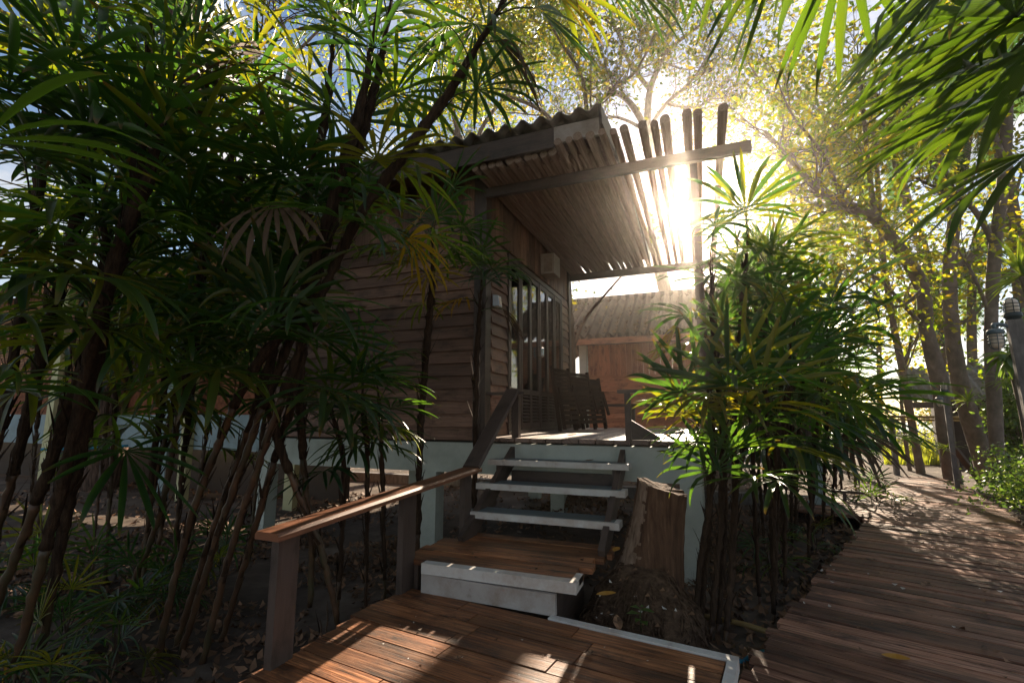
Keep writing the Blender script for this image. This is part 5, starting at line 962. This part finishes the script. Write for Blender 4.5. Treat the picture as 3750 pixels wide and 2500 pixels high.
def lamp_post(label, foot, top, w, hang, sc):
    foot, top, hang = Vector(foot), Vector(top), Vector(hang); t = thing('lamp_post', label, 'lamp post', foot, 'garden lamp posts'); b = MB(); b.bar(foot - V(0, 0, .3), top, w, w, (1, -.25, 0)); b.build('post', M['concrete'], t)
    b = MB(); b.lathe(top, [(.0, -.001), (.05 * sc, 0), (.05 * sc, .02 * sc), (.06 * sc, .024 * sc), (.06 * sc, .05 * sc), (.05 * sc, .055 * sc), (.0, .06 * sc)], 16); b.build('base_ring', M['darkmetal'], t)
    cage_lamp(t, top + V(0, 0, .06 * sc), False, sc, 'darkmetal')
    h = hang + V(0, 0, .05 * sc); e = top - V(0, 0, .08 * sc); b = MB(); b.tube(spline([h, h + V(0, 0, .03 * sc), e.lerp(h, .5) + V(0, 0, .03 * sc), e], 5), .017 * sc, 8); b.build('arm', M['lampmetal'], t); cage_lamp(t, hang, True, sc, 'lampmetal')
lamp_post('near lamp post with two caged lamps at the right edge of the boardwalk', (2.55, 5.22, -.12), at(3712, 1172, 4.1), .095, at(3645, 1222, 4.1), 1.0)
lamp_post('far leaning lamp post with two caged lamps at the bend of the boardwalk', (4.40, 11.75, -.12), at(3460, 1440, 9.3), .075, at(3440, 1462, 9.3), 1.05)
b = MB(); b.bar(at(3495, 1640, 9.6), at(3600, 1775, 9.6), .12, .05); tag(b.build('leaning_plank', M['trim']), 'brown plank leaning from the far lamp post into the shrubs', 'plank')
# ---------------------------------------------------------------- far right house and rails
def far_house():
    t = thing('grey_house', 'small far house with a grey corrugated hip roof and a pale blue pillar', 'house', (6.5, 16, GZ)); d = 14.5
    a = at(3335, 1500, d); u = V(1, -.18, 0).normalized(); back = V(.18, 1, 0).normalized(); a.z = 1.62; w = 6.2
    b = MB(); sl = R(27); corrugated(b, a, u, back * math.cos(sl) + V(0, 0, math.sin(sl)), w, 2.6, .24, .045, rows=2, lap=.02); b.build('roof', M['cement'], t)
    P = lambda s, q, z: tuple(V(a.x, a.y, 0) + u * s + back * q + V(0, 0, z))
    def bx(b, s0, s1, q0, q1, z0, z1): b.hexa([P(s0, q0, z0), P(s1, q0, z0), P(s1, q1, z0), P(s0, q1, z0), P(s0, q0, z1), P(s1, q0, z1), P(s1, q1, z1), P(s0, q1, z1)])
    b = MB(); bx(b, .05, w, .08, .13, 1.42, 1.6); b.build('fascia', M['trim'], t)
    b = MB(); bx(b, .95, w, 1.0, 1.1, -.3, 2.05); bx(b, .95, 1.05, 1.1, 3.0, -.3, 2.2); b.build('wall', M['dark'], t)
    b = MB(); bx(b, .72, 1.0, .7, .98, -.4, 1.75); b.build('pillar', M['blueplaster'], t)
    for s in (1.7, 2.9): b = MB(); bx(b, s, s + .7, .96, .995, .4, 1.4); b.build('window', M['trim'], t)
far_house()
def bamboo_rail():
    t = thing('bamboo_rail', 'horizontal bamboo poles on grey posts across the far end of the boardwalk', 'fence', at(3270, 1745, 12.6))
    for y0, y1, r in ((1524, 1536, .035), (1535, 1545, .025)): b = MB(); b.tube([at(3225, y0, 12.6), at(3500, y0 + 4, 12.2), at(3730, y1 - 6, 11.8)], r, 8); b.build('pole', M['bamboo'], t)
    for px, top in ((3262, 1535), (3625, 1545)): b = MB(); p = at(px, top, 12.5); b.bar((p.x, p.y, GZ - .1), p, .11, .11, (1, 0, 0)); b.build('post', M['concrete'], t)
bamboo_rail()
def side_rail():
    t = thing('side_rail', 'low dark metal rail where the side branch leaves the boardwalk', 'rail', (1.7, 8.0, -.12)); a, c = at(3005, 1792, 8.0), at(3165, 1805, 7.6)
    b = MB(); b.bar(a, c, .07, .035); b.build('top_rail', M['trim'], t)
    for p in (a, a.lerp(c, .55)): b = MB(); b.bar((p.x, p.y, -.3), (p.x, p.y, p.z - .02), .045, .045, (1, 0, 0)); b.build('post', M['trim'], t)
side_rail()
def hidden_cabin():
    t = thing('hidden_cabin', 'cabin hidden in the palm hedge, only its pillar and white base showing', 'cabin', (.9, 10.6, GZ))
    b = MB(); b.box((1.52, 8.9, -.4), (1.70, 9.08, .52)); b.box((1.49, 8.87, -.45), (1.73, 9.11, -.1)); b.build('pillar', M['blueplaster'], t)
    b = MB(); b.box((1.53, 8.91, .521), (1.69, 9.07, 2.9)); b.build('post', M['trim'], t)
    b = MB(); b.box((.15, 10.9, .3), (1.9, 11.05, .7)); b.build('base_beam', M['blueplaster'], t)
    b = MB(); clap(b, (.15, 10.95, 0), (1.9, 10.95, 0), .7, 18); b.build('wall', M['siding'], t)  # unseen wall, widened and raised to shade the near boardwalk
hidden_cabin()
# ---------------------------------------------------------------- brick house at left
def uvbox(b, lo, hi, mi=0):
    x0, y0, z0 = lo; x1, y1, z1 = hi
    b.face([(x0, y0, z0), (x1, y0, z0), (x1, y0, z1), (x0, y0, z1)], [(x0, z0), (x1, z0), (x1, z1), (x0, z1)], mi); b.face([(x1, y0, z0), (x1, y1, z0), (x1, y1, z1), (x1, y0, z1)], [(y0, z0), (y1, z0), (y1, z1), (y0, z1)], mi)
    b.face([(x0, y1, z0), (x0, y0, z0), (x0, y0, z1), (x0, y1, z1)], [(y1, z0), (y0, z0), (y0, z1), (y1, z1)], mi); b.face([(x1, y1, z0), (x0, y1, z0), (x0, y1, z1), (x1, y1, z1)], [(x1, z0), (x0, z0), (x0, z1), (x1, z1)], mi); b.face([(x0, y0, z1), (x1, y0, z1), (x1, y1, z1), (x0, y1, z1)], [(x0, y0), (x1, y0), (x1, y1), (x0, y1)], mi)
def brick_house():
    t = thing('brick_house', 'low brick and laterite house on a white plinth behind the palms at left', 'house', (-10, 8, GZ))
    b = MB(); uvbox(b, (-21, 6.6, 2.0), (-5.9, 6.8, 4.2)); uvbox(b, (-6.0, 6.8, 1.25), (-5.9, 11, 4.2)); b.build('brick_wall', M['brick'], t)
    b = MB(); b.box((-21, 6.57, 1.24), (-5.91, 6.79, 1.998)); b.build('stone_wall', M['laterite'], t)
    b = MB(); b.box((-21, 6.4, .6), (-5.75, 6.7, 1.24)); b.build('plinth', M['blueplaster'], t)
    for x, m, w in ((-9.6, 'blueplaster', .30), (-9.0, 'cream', .2), (-6.4, 'cream', .2), (-13.4, 'cream', .24)): b = MB(); b.box((x - w / 2, 6.28, -.5), (x + w / 2, 6.395, 4.1)); b.build('column', M[m], t)
    b = MB(); b.box((-21, 7.2, -.4), (-6, 7.3, .6)); b.build('undercroft_wall', M['dark'], t)
    b = MB(); corrugated(b, (-21.5, 5.8, 4.15), (1, 0, 0), V(0, math.cos(R(20)), math.sin(R(20))), 15.4, 4.2, .25, .04, rows=2); b.build('roof', M['cement'], t)
    w = MB(); w.box((-12.0, 6.5, 1.9), (-10.7, 6.565, 3.6)); wo = w.build('window', M['trim'], t)
    b = MB(); b.box((-11.85, 6.485, 2.75), (-10.9, 6.497, 3.5)); b.build('curtain', M['curtain'], wo)
    b = MB()
    for k in range(12): b.box((-11.85, 6.47 + .004 * (k % 2), 1.98 + k * .058), (-10.9, 6.496, 2.02 + k * .058))
    b.build('louvre', M['trim'], wo)
brick_house()
b = MB(); b.box((-9, 9.6, GZ - .1), (2.4, 9.75, -.12), 0, .01); tag(b.build('low_garden_wall', M['concrete']), 'low grey garden wall in the shade behind the raised cabin', 'wall')
b = MB(); b.tube(spline([at(-60, 640, 5.2), at(205, 730, 5.2), at(450, 870, 5.1), at(690, 1030, 5.0), at(900, 1190, 4.95), at(1120, 1330, 4.9)], 6), .009, 6); tag(b.build('slack_cable', M['wire']), 'thin brown cable slanting down through the left palms', 'cable')
b = MB(); b.tube(spline([V(.12, 3.55, GZ + .03), V(.3, 3.75, GZ + .04), V(.55, 3.9, GZ + .03), V(.9, 4.3, GZ + .02)], 6), .017, 8); tag(b.build('garden_hose', M['hose']), 'blue garden hose on the soil by the right boardwalk', 'hose')
b = MB(); b.tube([V(-.15, 4.25, GZ + .03), V(.2, 4.13, GZ + .05), V(.62, 3.95, GZ + .04)], .02, 8); tag(b.build('bamboo_cane', M['bamboo']), 'yellow bamboo cane lying on the soil beside the blue hose', 'cane')
b = MB(); b.tube(spline([at(150, 1645, 8.6), at(330, 1640, 8.9), at(470, 1632, 9.2)], 4), .025, 8); tag(b.build('water_pipe', M['hose']), 'blue water pipe under the plinth of the brick house', 'pipe')
# ---------------------------------------------------------------- air, sun, sky, camera
def haze():
    b = MB(); b.box((-78, -60, -1.5), (78, 108, 17.5)); m = bpy.data.materials.new('haze_air'); m.use_nodes = True; nt = m.node_tree; nt.nodes.clear()
    o = nt.nodes.new('ShaderNodeOutputMaterial'); v = nt.nodes.new('ShaderNodeVolumePrincipled'); v.inputs['Color'].default_value = (1.0, .91, .82, 1); v.inputs['Density'].default_value = HAZE; v.inputs['Anisotropy'].default_value = HG
    nt.links.new(v.outputs[0], o.inputs['Volume']); tag(b.build('haze', m, origin=(0, 0, 0)), kind='stuff')
HAZE, HG = .0019, .93
haze()
sc = bpy.context.scene
w = bpy.data.worlds.new('World'); sc.world = w; w.use_nodes = True; nt = w.node_tree; nt.nodes.clear()
sky = nt.nodes.new('ShaderNodeTexSky'); sky.sky_type = 'NISHITA'; sky.sun_disc = False; sky.sun_elevation = SUN_EL; sky.sun_rotation = SUN_AZ; sky.dust_density = .35; sky.air_density = 1.0; sky.ozone_density = 1.5
bg = nt.nodes.new('ShaderNodeBackground'); bg.inputs[1].default_value = .05; wo = nt.nodes.new('ShaderNodeOutputWorld')
tc = nt.nodes.new('ShaderNodeTexCoord'); nt2 = N(nt, 'ShaderNodeTexNoise', Scale=2.6, Detail=9.0, Roughness=.6); mp = nt.nodes.new('ShaderNodeMapping'); mp.inputs['Scale'].default_value = (1, 1, 2.4)
nt.links.new(tc.outputs['Generated'], mp.inputs[0]); nt.links.new(mp.outputs[0], nt2.inputs[0]); cr = ramp(nt, [(.47, 0), (.66, 1)]); nt.links.new(nt2.outputs[0], cr.inputs[0])
c = mixc(nt, cr.outputs[0], sky.outputs[0], (6.7, 6.45, 6.2)); nt.links.new(c, bg.inputs[0]); nt.links.new(bg.outputs[0], wo.inputs[0])
l = bpy.data.lights.new('sun', 'SUN'); l.energy = 5.0; l.angle = R(.53); l.color = (1, .84, .64); so = bpy.data.objects.new('sun', l); C.objects.link(so); so.rotation_euler = SUN.to_track_quat('Z', 'Y').to_euler(); so.location = (0, 40, 30)
cam = bpy.data.cameras.new('camera'); cam.lens = 36 * FOC / 3750; cam.sensor_width = 36; cam.clip_start = .05; cam.clip_end = 500; co = bpy.data.objects.new('camera', cam); C.objects.link(co); co.location = CAM; co.rotation_euler = (math.pi / 2 + PIT, 0, YAW); sc.camera = co
sc.view_settings.view_transform = 'Standard'; sc.view_settings.look = 'None'; sc.view_settings.exposure = 1.75; sc.view_settings.gamma = 1
sc.render.engine = 'CYCLES'; cy = sc.cycles; cy.use_denoising = True; cy.max_bounces = 7; cy.diffuse_bounces = 4; cy.glossy_bounces = 3; cy.transmission_bounces = 4; cy.transparent_max_bounces = 12; cy.volume_bounces = 0; cy.sample_clamp_indirect = 6; cy.caustics_reflective = False; cy.caustics_refractive = False
